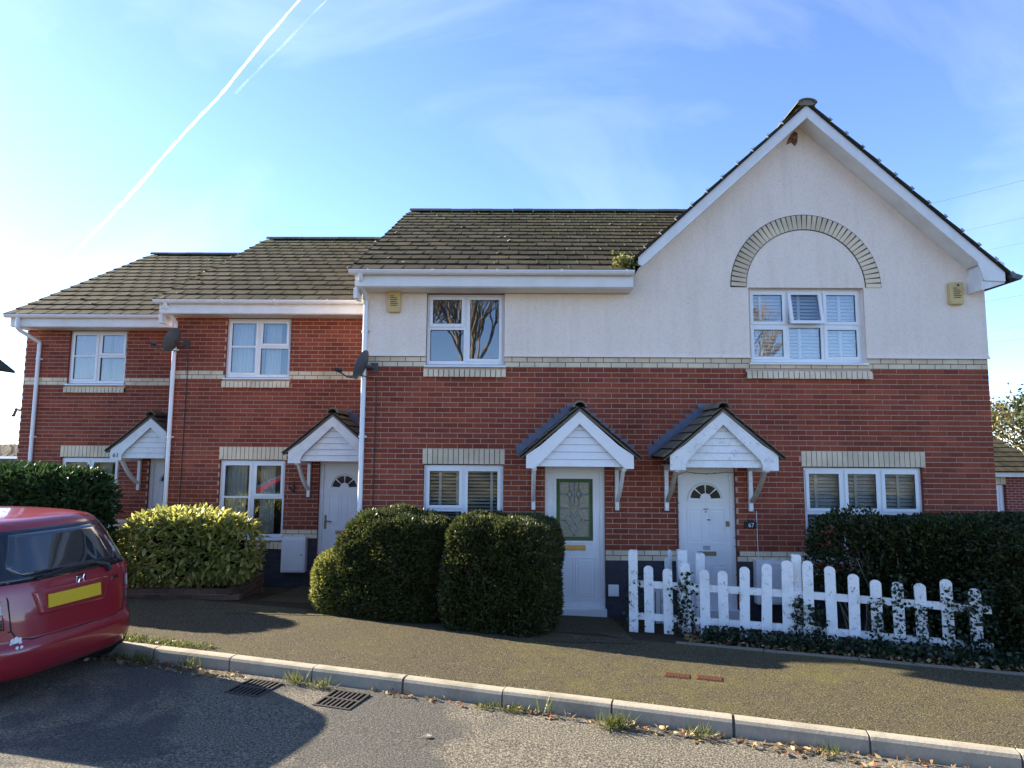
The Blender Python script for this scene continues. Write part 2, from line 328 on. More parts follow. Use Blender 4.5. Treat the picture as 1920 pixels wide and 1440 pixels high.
# kerb: one bevelled stone per 0.92 m
kerb = bpy.data.objects.new('kerb', None); COL.objects.link(kerb); W[kerb] = Vector((0,0,0)); tag(kerb, kind='structure')
prof = [(-.0, -.20), (.012, .355), (.022, .378), (.045, .388), (.115, .388), (.115, -.20)]
kb = MB().prismx([(y, z) for y, z in [(0,-.2),(.115,-.2),(.115,.386),(.05,.388),(.026,.380),(.014,.358)]], -.452, .452)
kme = solo_mesh('kerb_stone', kb, 'concrete')
ang = math.atan2(KD.y, KD.x)
for i in range(-13, 9):
    s_ = i * .92 + .42; p = kp(s_)
    inst('kerb_stone', kme, kerb, (p.x + random.uniform(-.004,.004), p.y, random.uniform(-.005, .005)), rot=(0, random.uniform(-.004,.004), ang + random.uniform(-.004, .004)))
jb = MB().prismx([(.004,-.2),(.11,-.2),(.11,.377),(.05,.379),(.03,.372),(.02,.35)], -12, 8)
o = npmesh('kerb_bedding', [(*(kp(x, y)), z) for x, y, z in jb.v], [f for f in jb.f if len(f) == 4], 'dark_mortar'); tag(o, kind='structure')
# edging strip at the back of the pavement
eb = MB()
edg = bpy.data.objects.new('edging', None); COL.objects.link(edg); W[edg] = Vector((0,0,0)); tag(edg, kind='structure')
eme = solo_mesh('edging_stone', MB().box(-.452, .452, 0, .05, -.12, .015), 'grey_mortar')
for i in range(-3, 6):
    s_ = 1.75 + .915 * i
    if i < 0: continue
    p = kp(s_, 2.2); inst('edging_stone', eme, edg, (p.x, p.y, gz(p.x, p.y)), rot=(0, random.uniform(-.008,.008), ang + random.uniform(-.02,.02)))

# ------------------------------------------------------------------ houses
brick_me = solo_mesh('brick', MB().box(-.1075, .1075, 0, .05, 0, .065), 'red_brick')
cream_me = solo_mesh('brick', MB().box(-.1075, .1075, 0, .05, 0, .065), 'cream_brick')
soldier_me = solo_mesh('brick', MB().box(-.0325, .0325, 0, .05, 0, .215), 'cream_brick')
sill_me = solo_mesh('brick', MB().add([(-.0325,-.05,-.012),(.0325,-.05,-.012),(.0325,.06,0),(-.0325,.06,0),(-.0325,-.045,.095),(.0325,-.045,.095),(.0325,.06,.125),(-.0325,.06,.125)],
     [(0,3,2,1),(4,5,6,7),(0,1,5,4),(1,2,6,5),(2,3,7,6),(3,0,4,7)]), 'cream_brick')

def front_wall(house, Y, xl, xr, openings, top, kind, soldiers, sills, phase=0.0, share=None):
    """mortar backing with real openings, one brick object after another; kind(course) -> 'red','cream','blue' or None"""
    opn = openings + soldiers + [(a, b_, z0, z1) for a, b_, z0, z1 in sills]
    xs = sorted({xl, xr, *[o[0] for o in openings], *[o[1] for o in openings]}); zs = sorted({-.3, .825, .975, 3.6, 3.75, top, *[o[2] for o in openings], *[o[3] for o in openings]})
    xs = [x for x in xs if xl <= x <= xr]; zs = [z for z in zs if z <= top]
    mb = MB(); y = Y + .006
    for i in range(len(xs)-1):
        for j in range(len(zs)-1):
            cx, cz = (xs[i]+xs[i+1])/2, (zs[j]+zs[j+1])/2
            if any(o[0] < cx < o[1] and o[2] < cz < o[3] for o in openings): continue
            m = 1 if (cz < .975 or 3.6 < cz < 3.75) else 0
            mb.quad((xs[i],y,zs[j]), (xs[i+1],y,zs[j]), (xs[i+1],y,zs[j+1]), (xs[i],y,zs[j+1]), m)
    for x0, x1, z0, z1 in openings:        # reveals
        d = Y + .24; y = Y + .003; x0 += .003; x1 -= .003; z1 -= .003
        mb.quad((x0,y,z0),(x0,y,z1),(x0,d,z1),(x0,d,z0), 2); mb.quad((x1,y,z1),(x1,y,z0),(x1,d,z0),(x1,d,z1), 2)
        mb.quad((x0,y,z1),(x1,y,z1),(x1,d,z1),(x0,d,z1), 2); mb.quad((x1,y,z0),(x0,y,z0),(x0,d,z0),(x1,d,z0), 2)
    wall = mb.build('front_wall', ['mortar', 'dark_mortar', 'red_brick'], house)
    red = []; blue = []; ncream = 0
    n = int(top / .075 + .5)
    for c in range(n):
        k = kind(c)
        if k is None: continue
        z0, z1 = c*.075, c*.075 + .065
        if z1 > top + .02: continue
        cuts = sorted((o[0], o[1]) for o in opn if o[2] < z1 - .012 and o[3] > z0 + .012)
        iv = []; cur = xl
        for a, b_ in cuts:
            if a > cur: iv.append((cur, a))
            cur = max(cur, b_)
        if cur < xr: iv.append((cur, xr))
        x = math.floor(xl/.225)*.225 - .225 + phase + (.1125 if c % 2 else 0)
        while x < xr:
            a, b_ = x, x + .215
            for p, q in iv:
                u, v = max(a, p), min(b_, q)
                if share == 'right' and a < xr < b_ and q == xr: v = b_
                if share == 'left' and a < xl and p == xl: continue
                if v - u > .03:
                    item = ((u+v)/2, (v-u)/.215, z0 + .005)
                    if k == 'cream':
                        inst('brick', cream_me, wall, (item[0], Y + random.uniform(-.002,.002), item[2]), (item[1],1,1)); ncream += 1
                    elif k == 'red': red.append(item)
                    else: blue.append(item)
            x += .225
    for x0, x1, z0, z1 in soldiers:
        MB().box(x0+.004, x1-.004, Y+.002, Y+.0052, z0+.004, z1-.004).build('lintel_mortar', 'dark_mortar', wall)
        k = round((x1-x0)/.075); p = (x1-x0)/k
        for i in range(k):
            inst('brick', soldier_me, wall, (x0+p*(i+.5), Y-.004+random.uniform(-.002,.002), z0+.004), (1, 1, (z1-z0-.008)/.215)); ncream += 1
    for x0, x1, z0, z1 in sills:
        k = round((x1-x0)/.075); p = (x1-x0)/k
        for i in range(k):
            inst('brick', sill_me, wall, (x0+p*(i+.5), Y-.002, z0+.01+random.uniform(-.002,.002))); ncream += 1
        MB().box(x0+.004, x1-.004, Y-.040, Y+.03, z0+.012, z1-.045).build('sill_mortar', 'dark_mortar', wall)
    red.sort(key=lambda t: (-t[1], abs(t[2]-2.3)*1.0 + abs(t[0])*.25)); keep = max(0, 296 - ncream)
    for x, s_, z in red[:keep]:
        inst('brick', brick_me, wall, (x, Y + random.uniform(-.002, .002), z), (s_, 1, 1))
    for lst, mat in ((red[keep:], 'red_brick'), (blue, 'blue_brick')):
        if lst:
            q = MB()
            for x, s_, z in lst:
                yy = Y + random.uniform(-.002, .002); q.box(x-.1075*s_, x+.1075*s_, yy, yy+.05, z, z+.065)
            q.build('brickwork', mat, wall, kind='stuff')
    return wall

def window(house, x0, x1, z0, z1, Y, lights, cill=True, blind=None, depth=.05):
    """lights: (x0,x1,z0,z1,kind) in fractions of the clear frame; kind 'f' fixed, 's' sash, 'o' open vent, 'b' sash with a glazing bar"""
    y = Y + depth; ft = .052; mb = MB()
    mb.box(x0, x1, y, y+.07, z0, z0+ft).box(x0, x1, y, y+.07, z1-ft, z1).box(x0, x0+ft, y, y+.07, z0+ft, z1-ft).box(x1-ft, x1, y, y+.07, z0+ft, z1-ft)
    ax, bx, az, bz = x0+ft, x1-ft, z0+ft, z1-ft
    fx = lambda t: ax+(bx-ax)*t; fz = lambda t: az+(bz-az)*t
    bars = set()
    for l in lights:
        if l[1] < 1: bars.add(('v', l[1], 0, 1))
        if l[3] < 1: bars.add(('h', l[3], l[0], l[1]))
    for k, t, p, q in bars:
        if k == 'v': mb.box(fx(t)-.03, fx(t)+.03, y+.002, y+.068, az, bz)
        else: mb.box(fx(p)+.03*(p>0), fx(q)-.03*(q<1), y+.004, y+.066, fz(t)-.028, fz(t)+.028)
    win = mb.build('window', 'upvc', house)
    for l in lights:
        a, b_, c, d = fx(l[0])+.03*(l[0]>0), fx(l[1])-.03*(l[1]<1), fz(l[2])+.028*(l[2]>0), fz(l[3])-.028*(l[3]<1)
        if l[4] == 'f':
            MB().box(a, b_, y+.030, y+.036, c, d).build('pane', 'glass', win); sm = MB(); e = .006
            sm.box(a, b_, y+.022, y+.029, c, c+e).box(a, b_, y+.022, y+.029, d-e, d).box(a, a+e, y+.022, y+.029, c+e, d-e).box(b_-e, b_, y+.022, y+.029, c+e, d-e); sm.build('gasket', 'car_seal', win)
        else:
            t = .046; s_ = MB(); off = -.014; oz = [0.0, 0.0]
            if l[4] == 'o': oz = [-.10, -.004]
            a -= .012; b_ += .012; c -= .012; d += .012
            def fr(xa, xb, za, zb):
                ya = y+off + oz[0] + (oz[1]-oz[0])*(za-c)/(d-c); yb = y+off + oz[0] + (oz[1]-oz[0])*(zb-c)/(d-c)
                s_.add([(xa,ya,za),(xb,ya,za),(xb,ya+.05,za),(xa,ya+.05,za),(xa,yb,zb),(xb,yb,zb),(xb,yb+.05,zb),(xa,yb+.05,zb)], [(0,3,2,1),(4,5,6,7),(0,1,5,4),(1,2,6,5),(2,3,7,6),(3,0,4,7)])
            fr(a, b_, c, c+t); fr(a, b_, d-t, d); fr(a, a+t, c+t, d-t); fr(b_-t, b_, c+t, d-t)
            if l[4] == 'b': h = c+(d-c)*.52; fr(a+t, b_-t, h-.016, h+.016)
            s_.build('sash', 'upvc', win)
            ya = y+off+.02+oz[0]+(oz[1]-oz[0])*t/(d-c); yb = y+off+.02+oz[1]
            g = MB().add([(a+t,ya,c+t),(b_-t,ya,c+t),(b_-t,yb,d-t),(a+t,yb,d-t),(a+t,ya+.006,c+t),(b_-t,ya+.006,c+t),(b_-t,yb+.006,d-t),(a+t,yb+.006,d-t)], [(0,1,2,3),(7,6,5,4),(0,4,5,1),(1,5,6,2),(2,6,7,3),(3,7,4,0)])
            g.build('pane', 'glass', win); e = .006; k2 = MB(); A, B, Cc, Dd = a+t, b_-t, c+t, d-t
            if l[4] != 'o':
                yy = ya-.006
                k2.box(A,B,yy,yy+.005,Cc,Cc+e).box(A,B,yy,yy+.005,Dd-e,Dd).box(A,A+e,yy,yy+.005,Cc+e,Dd-e).box(B-e,B,yy,yy+.005,Cc+e,Dd-e); k2.build('gasket', 'car_seal', win)
    if cill: MB().add([(x0-.02,Y-.045,z0-.045),(x1+.02,Y-.045,z0-.045),(x1+.02,y+.05,z0-.045),(x0-.02,y+.05,z0-.045),(x0-.02,Y-.045,z0-.02),(x1+.02,Y-.045,z0-.02),(x1+.02,y+.05,z0-.001),(x0-.02,y+.05,z0-.001)],
             [(0,3,2,1),(4,5,6,7),(0,1,5,4),(1,2,6,5),(2,3,7,6),(3,0,4,7)]).build('cill', 'upvc', win)
    # the room behind: a lined recess
    r = MB(); yb = Y + 2.2; X0, X1, Z0, Z1 = x0-.25, x1+.25, z0-.3, z1+.1; ya = Y+.245
    r.quad((X0,yb,Z0),(X0,yb,Z1),(X1,yb,Z1),(X1,yb,Z0)).quad((X0,ya,Z0),(X0,yb,Z0),(X1,yb,Z0),(X1,ya,Z0)).quad((X0,ya,Z1),(X1,ya,Z1),(X1,yb,Z1),(X0,yb,Z1)).quad((X0,ya,Z0),(X0,ya,Z1),(X0,yb,Z1),(X0,yb,Z0)).quad((X1,ya,Z0),(X1,yb,Z0),(X1,yb,Z1),(X1,ya,Z1))
    r.build('room', 'room_wall', win)
    yy = y + .105
    if blind == 'venetian' or blind == 'shutter':
        q = MB(); z = z0+.07; tilt = .018 if blind == 'shutter' else .008; st = .052 if blind == 'shutter' else .05
        while z < z1-.06:
            q.add([(x0+.03,yy-.02,z-tilt),(x1-.03,yy-.02,z-tilt),(x1-.03,yy+.02,z+tilt),(x0+.03,yy+.02,z+tilt),(x0+.03,yy-.02,z-tilt+.004),(x1-.03,yy-.02,z-tilt+.004),(x1-.03,yy+.02,z+tilt+.004),(x0+.03,yy+.02,z+tilt+.004)], [(0,3,2,1),(4,5,6,7),(0,1,5,4),(1,2,6,5),(2,3,7,6),(3,0,4,7)]); z += st
        q.build('blind', 'blind', win, kind='stuff')
        q = MB()
        for t in ([.13, .47, .83] if x1-x0 > 1.4 else [.2, .42, .85]):
            xx = x0+(x1-x0)*t; q.box(xx-.02, xx+.02, yy-.034, yy-.024, z0+.05, z1-.05)
        q.build('blind_tape', 'blind', win)
    elif blind:
        for a, b_ in ((x0+.02, x0+.36*(x1-x0)), (x0+.56*(x1-x0), x0+.80*(x1-x0))) if blind == 'curtain' else ((x0+.04, x0+.62*(x1-x0)), (x0+.66*(x1-x0), x1-.04)):
            V = []; n = 40
            for i in range(n+1):
                xx = a+(b_-a)*i/n; V += [(xx, yy+.05+.025*math.sin(i*.9), z0+.02), (xx, yy+.05+.025*math.sin(i*.9+.3), z1-.02)]
            npmesh('curtain', V, [(2*i, 2*i+2, 2*i+3, 2*i+1) for i in range(n)], 'curtain' if blind == 'curtain' else 'pink_curtain', win, V[0], True)
    return win

PITCH = math.atan2(2.62, 4.62)
tile_mb = MB().add([(-.1485,0,.016),(.1485,0,.016),(.1485,.40,.012),(-.1485,.40,.012),(-.1485,0,.044),(.1485,0,.044),(.1485,.40,.022),(-.1485,.40,.022)],
    [(0,3,2,1),(4,5,6,7),(0,1,5,4),(1,2,6,5),(2,3,7,6),(3,0,4,7)])
tile_mb.add([(-.1485,-.004,.036),(-.118,-.004,.036),(-.118,.39,.02),(-.1485,.39,.02),(-.144,-.004,.050),(-.124,-.004,.050),(-.124,.39,.0235),(-.144,.39,.0235)], [(4,5,6,7),(0,1,5,4),(1,2,6,5),(3,0,4,7)])
tile_me = solo_mesh('tile', tile_mb, 'roof_tile')
rp = [(.115*math.cos(t), .085*math.sin(t)) for t in np.linspace(0, math.pi, 9)]
ridge_me = solo_mesh('ridge_tile', MB().prismx(rp + [(-.095, 0), (-.06,.05),(0,.068),(.06,.05),(.095, 0)], -.222, .222), 'porch_tile')
moss_v = [(0,0,1),(.9,0,.35),(.28,.85,.4),(-.72,.52,.3),(-.72,-.52,.35),(.28,-.85,.3),(0,0,-.3)]
moss_f = [(0,1,2),(0,2,3),(0,3,4),(0,4,5),(0,5,1),(6,2,1),(6,3,2),(6,4,3),(6,5,4),(6,1,5)]
def moss_clumps(parent, spots, name='moss'):
    V = []; F = []
    for p, s_ in spots:
        k = len(V); a = random.uniform(0, 6.3)
        for x, y, z in moss_v:
            j = random.uniform(.7, 1.25); V.append((p[0]+s_*j*1.3*(x*math.cos(a)-y*math.sin(a)), p[1]+s_*j*(x*math.sin(a)+y*math.cos(a)), p[2]+s_*z*j*.8))
        F += [tuple(i+k for i in f) for f in moss_f]
    o = npmesh(name, V, F, 'moss', parent, V[0], True); return tag(o, kind='stuff')

def main_roof(house, Y, xl, xr, clip=None):
    ye, ze, yr, zr = Y-.42, 4.925, Y+4.2, 7.545; Ls = math.hypot(yr-ye, zr-ze); ny, nz_ = -math.sin(PITCH), math.cos(PITCH)
    d = MB().prismx([(ye,ze-.005),(yr,zr-.005),(yr+4.6,ze-.005),(yr+4.6,ze-.04),(yr,zr-.06),(ye,ze-.05)], xl+.01, (1.62 if clip else xr)-.005)
    if clip: d.add([(1.62,ye,ze-.012),(4.2,yr,zr-.012),(1.62,yr,zr-.012)], [(0,1,2)])
    roof = d.build('roof', 'deck', house)
    back = MB().quad((xl,yr,zr+.03),(xr,yr,zr+.03),(xr,yr+4.62,ze+.03),(xl,yr+4.62,ze+.03)).build('back_slope', 'roof_tile', roof)
    n = 16; g = (Ls-.03)/n; spots = []
    for c in range(n):
        v = c*g - .03; x = xl + (.15 if c % 2 else 0) - .15; first = True
        while x < xr:
            a, b_ = max(x, xl), min(x+.297, xr)
            if clip: b_ = min(b_, clip(c*g))
            if b_-a > .05:
                p = Vector(((a+b_)/2, ye+v*math.cos(PITCH), ze+v*math.sin(PITCH)))
                inst('tile', tile_me, roof, p, ((b_-a)/.297, 1, 1), (PITCH + random.uniform(-.012, .012), random.uniform(-.008,.008), random.uniform(-.01,.01)))
                pm = .35 + .5*(c/n)
                if random.random() < pm: spots.append(((a+random.uniform(-.03,.03), p.y-.01+random.uniform(0,.1), p.z+.04), random.uniform(.016, .048)))
                if random.random() < .25*pm: spots.append(((random.uniform(a,b_), p.y+random.uniform(0,.2), p.z+.07), random.uniform(.014, .038)))
            x += .300
    k = max(1, round((min(xr, clip(Ls) if clip else xr)-xl)/.45)); p = (min(xr, clip(Ls) if clip else xr)-xl)/k
    for i in range(k): inst('ridge_tile', ridge_me, roof, (xl+.03+p*(i+.5), yr, zr+.012+random.uniform(-.004,.004)), (p/.45, 1, 1))
    moss_clumps(roof, spots)
    return roof
def gutter(house, Y, xl, xr, name='gutter'):
    y = Y-.425; prof = [(y+.055*math.cos(t), 4.93+.06*math.sin(t)) for t in np.linspace(math.pi, 2*math.pi, 9)]
    prof += [(y+.048*math.cos(t), 4.93+.053*math.sin(t)) for t in np.linspace(2*math.pi, math.pi, 9)]
    g = MB().prismx(prof[::-1], xl, xr); g.box(xl, xr, y-.062, y-.050, 4.915, 4.933)
    gu = g.build(name, 'upvc', house)
    for x in np.arange(xl+.28, xr, .92):
        MB().prismx([(y+.064*math.cos(t), 4.932+.070*math.sin(t)) for t in np.linspace(math.pi, 2*math.pi, 7)][::-1] + [(y-.066, 4.94), (y+.066, 4.94)], x-.015, x+.015).build('bracket', 'upvc', gu)
    MB().box(xl+.07, xr-.004, Y-.37, Y-.348, 4.715, 4.925).build('fascia', 'fascia_paint', house)
    MB().box(xl+.07, xr-.004, Y-.347, Y+.02, 4.705, 4.722).build('soffit', 'fascia_paint', house)
    return gu
def downpipe(house, x, Y, ztop, swan=None):
    p = [(x, Y-.05, .02), (x, Y-.05, ztop)]
    if swan: p += [(x, Y-.06, ztop+.03), (swan[0], Y-.36, ztop+.22), (swan[0], Y-.42, ztop+.26), (swan[0], Y-.425, 4.90)]
    dp = MB().tube(p, .036, 10).build('downpipe', 'upvc', house, smooth=True)
    for z in (1.0, 2.55, 4.1):
        MB().tube([(x, Y-.05, z), (x, Y-.05, z+.03)], .044, 10).box(x-.06, x+.06, Y-.016, Y-.004, z, z+.03).build('clip', 'upvc', dp)
    return dp

def porch(house, cx, Y, style, ridge_col='roof_tile'):
    """gabled timber canopy on two gallows brackets"""
    yf = Y-.75; ow, et, eb, at = .715, 2.325, 2.15, 2.915; paint_ = {'clean': 'upvc', 'flaky': 'worn_paint', 'old': 'white_timber'}[style]
    mb = MB()
    for s in (-1, 1):
        if style == 'clean': poly = [(cx, at), (cx+s*.52, 2.455), (cx+s*ow, et), (cx+s*ow, eb), (cx+s*(ow-.115), eb), (cx, at-.17)]
        else: poly = [(cx, at), (cx+s*.52, 2.47), (cx+s*ow, et+.02), (cx+s*ow, eb-.01), (cx+s*(ow-.21), eb-.01), (cx+s*(ow-.205), eb+.06), (cx+s*(ow-.24), eb+.13), (cx+s*(ow-.30), eb+.19), (cx, at-.17)]
        if s == 1: poly = poly[::-1]
        mb.prism(poly, yf-.022, yf)
    po = mb.build('porch', paint_, house)
    # lapped boards behind the barge boards
    zb, zt = 2.175, 2.76; n = 6; h = (zt-zb)/n
    for i in range(n):
        a, b_ = zb+i*h, zb+(i+1)*h-.004; wa = (zt-a)/(zt-zb)*.66; wb = (zt-b_)/(zt-zb)*.66
        MB().add([(cx-wa,yf+.03,a),(cx+wa,yf+.03,a),(cx+wb,yf+.045,b_),(cx-wb,yf+.045,b_),(cx-wa,yf+.06,a),(cx+wa,yf+.06,a),(cx+wb,yf+.06,b_),(cx-wb,yf+.06,b_)], [(0,1,2,3),(7,6,5,4),(0,4,5,1),(1,5,6,2),(2,6,7,3),(3,7,4,0)]).build('board', paint_, po)
    MB().box(cx-.66, cx+.66, yf+.061, Y-.006, 2.180, 2.195).build('ceiling', 'white_timber', po)
    for s in (-1, 1):
        x = cx+s*.60
        b_ = MB().box(x-.027, x+.027, Y-.055, Y-.004, 1.54, 2.179)
        b_.box(x-.027, x+.027, yf+.065, Y-.056, 2.115, 2.179)
        pts = []
        for t in np.linspace(0, 1, 7): pts.append((x, Y-.07 - .56*t, 1.66 + .47*t - .05*math.sin(math.pi*t) + .03*t*t))
        b_.build('bracket', 'white_timber' if style != 'flaky' else 'flaking_paint', po)
        q = MB()
        for i in range(6):
            p, r2 = pts[i], pts[i+1]; q.add([(x-.022,p[1]-.03,p[2]),(x+.022,p[1]-.03,p[2]),(x+.022,p[1]+.02,p[2]+.035),(x-.022,p[1]+.02,p[2]+.035),(x-.022,r2[1]-.03,r2[2]),(x+.022,r2[1]-.03,r2[2]),(x+.022,r2[1]+.02,r2[2]+.035),(x-.022,r2[1]+.02,r2[2]+.035)], [(0,1,5,4),(1,2,6,5),(2,3,7,6),(3,0,4,7),(0,3,2,1),(4,5,6,7)])
        q.build('brace', 'white_timber' if style != 'flaky' else 'pale_wood', po)
        # roof slope: five courses of small plain tiles
        hw, ze, zr = .79, 2.305, 2.975; sl_ = math.hypot(hw, zr-ze); a = math.atan2(zr-ze, hw)
        MB().add([(cx,yf-.05,zr-.02),(cx+s*hw,yf-.05,ze-.02),(cx+s*hw,Y-.004,ze-.02),(cx,Y-.004,zr-.02),(cx,yf-.05,zr),(cx+s*hw,yf-.05,ze),(cx+s*hw,Y-.004,ze),(cx,Y-.004,zr)],
                 [(0,1,2,3),(4,7,6,5),(0,4,5,1),(1,5,6,2),(2,6,7,3),(3,7,4,0)]).build('roof_board', 'deck', po)
        nc = 6; g = sl_/nc
        for c in range(nc):
            for k in range(4):
                y0 = yf-.06+k*.2025
                v = c*g-.015; px = cx+s*(hw-v*math.cos(a)); pz = ze+v*math.sin(a)
                o = inst('tile', small_tile_me, po, (px, y0+.1, pz+.004), (1, 1, 1), (0, s*(a+random.uniform(-.01,.03)), 0 if s > 0 else math.pi))
                if s < 0: o.rotation_euler = (0, a*-1+random.uniform(-.03,.01), 0); o.scale = (-1, 1, 1)
        # stepped lead flashing
        q = MB(); m = 9
        for i in range(m):
            t0, t1 = i/m, (i+1)/m; xa, xb = cx+s*hw*1.06*(1-t0), cx+s*hw*1.06*(1-t1); za, zb_ = ze-.02+(zr-ze+.03)*t0, ze-.02+(zr-ze+.03)*t1
            zt_ = round((zb_+.10)/.075)*.075
            poly = [(xa, za), (xb, zb_), (xb, zt_), (xa+s*.035, zt_-.004), (xa+s*.01, zt_-.075)]
            if s == 1: poly = poly[::-1]
            q.prism(poly, Y-.012-.0015*(i % 2), Y-.001)
        q.build('flashing', 'lead', po)
        q = MB().add([(cx,Y-.16,zr+.035),(cx+s*hw*1.02,Y-.16,ze+.03),(cx+s*hw*1.02,Y-.004,ze+.045),(cx,Y-.004,zr+.05)], [(0,1,2,3) if s < 0 else (3,2,1,0)]); q.build('flashing', 'lead', po)
    for k in range(2):
        rt = MB(); y0 = yf-.065+k*.37; rt.add([(cx+1.05*rr*math.cos(t), yy, 2.965+rr*.95*math.sin(t)) for yy in (y0, y0+.365) for rr in (.095, .07) for t in np.linspace(0, math.pi, 9)],
            [f for i in range(8) for f in ((i,i+1,i+10,i+9),(i,i+18,i+19,i+1),(i+9,i+10,i+28,i+27),(i+18,i+27,i+28,i+19))]); rt.build('ridge_tile', 'porch_tile', po, smooth=True)
    # mortar under the verge
    for s in (-1, 1):
        MB().add([(cx,yf-.035,2.918),(cx+s*.79,yf-.035,2.27),(cx+s*.79,yf+.02,2.27),(cx,yf+.02,2.918),(cx,yf-.035,2.968),(cx+s*.79,yf-.035,2.303),(cx+s*.79,yf+.02,2.303),(cx,yf+.02,2.968)],[(0,1,2,3),(4,7,6,5),(0,4,5,1),(1,5,6,2),(2,6,7,3),(3,7,4,0)]).build('verge_mortar', 'grey_mortar', po)
    return po
small_tile_me = solo_mesh('tile', MB().add([(.0,-.1,.012),(.0,.1,.012),(-.155,.1,.004),(-.155,-.1,.004),(.0,-.1,.026),(.0,.1,.026),(-.155,.1,.013),(-.155,-.1,.013)],
    [(0,1,2,3),(7,6,5,4),(4,5,1,0),(5,6,2,1),(6,7,3,2),(7,4,0,3)]), 'porch_tile')

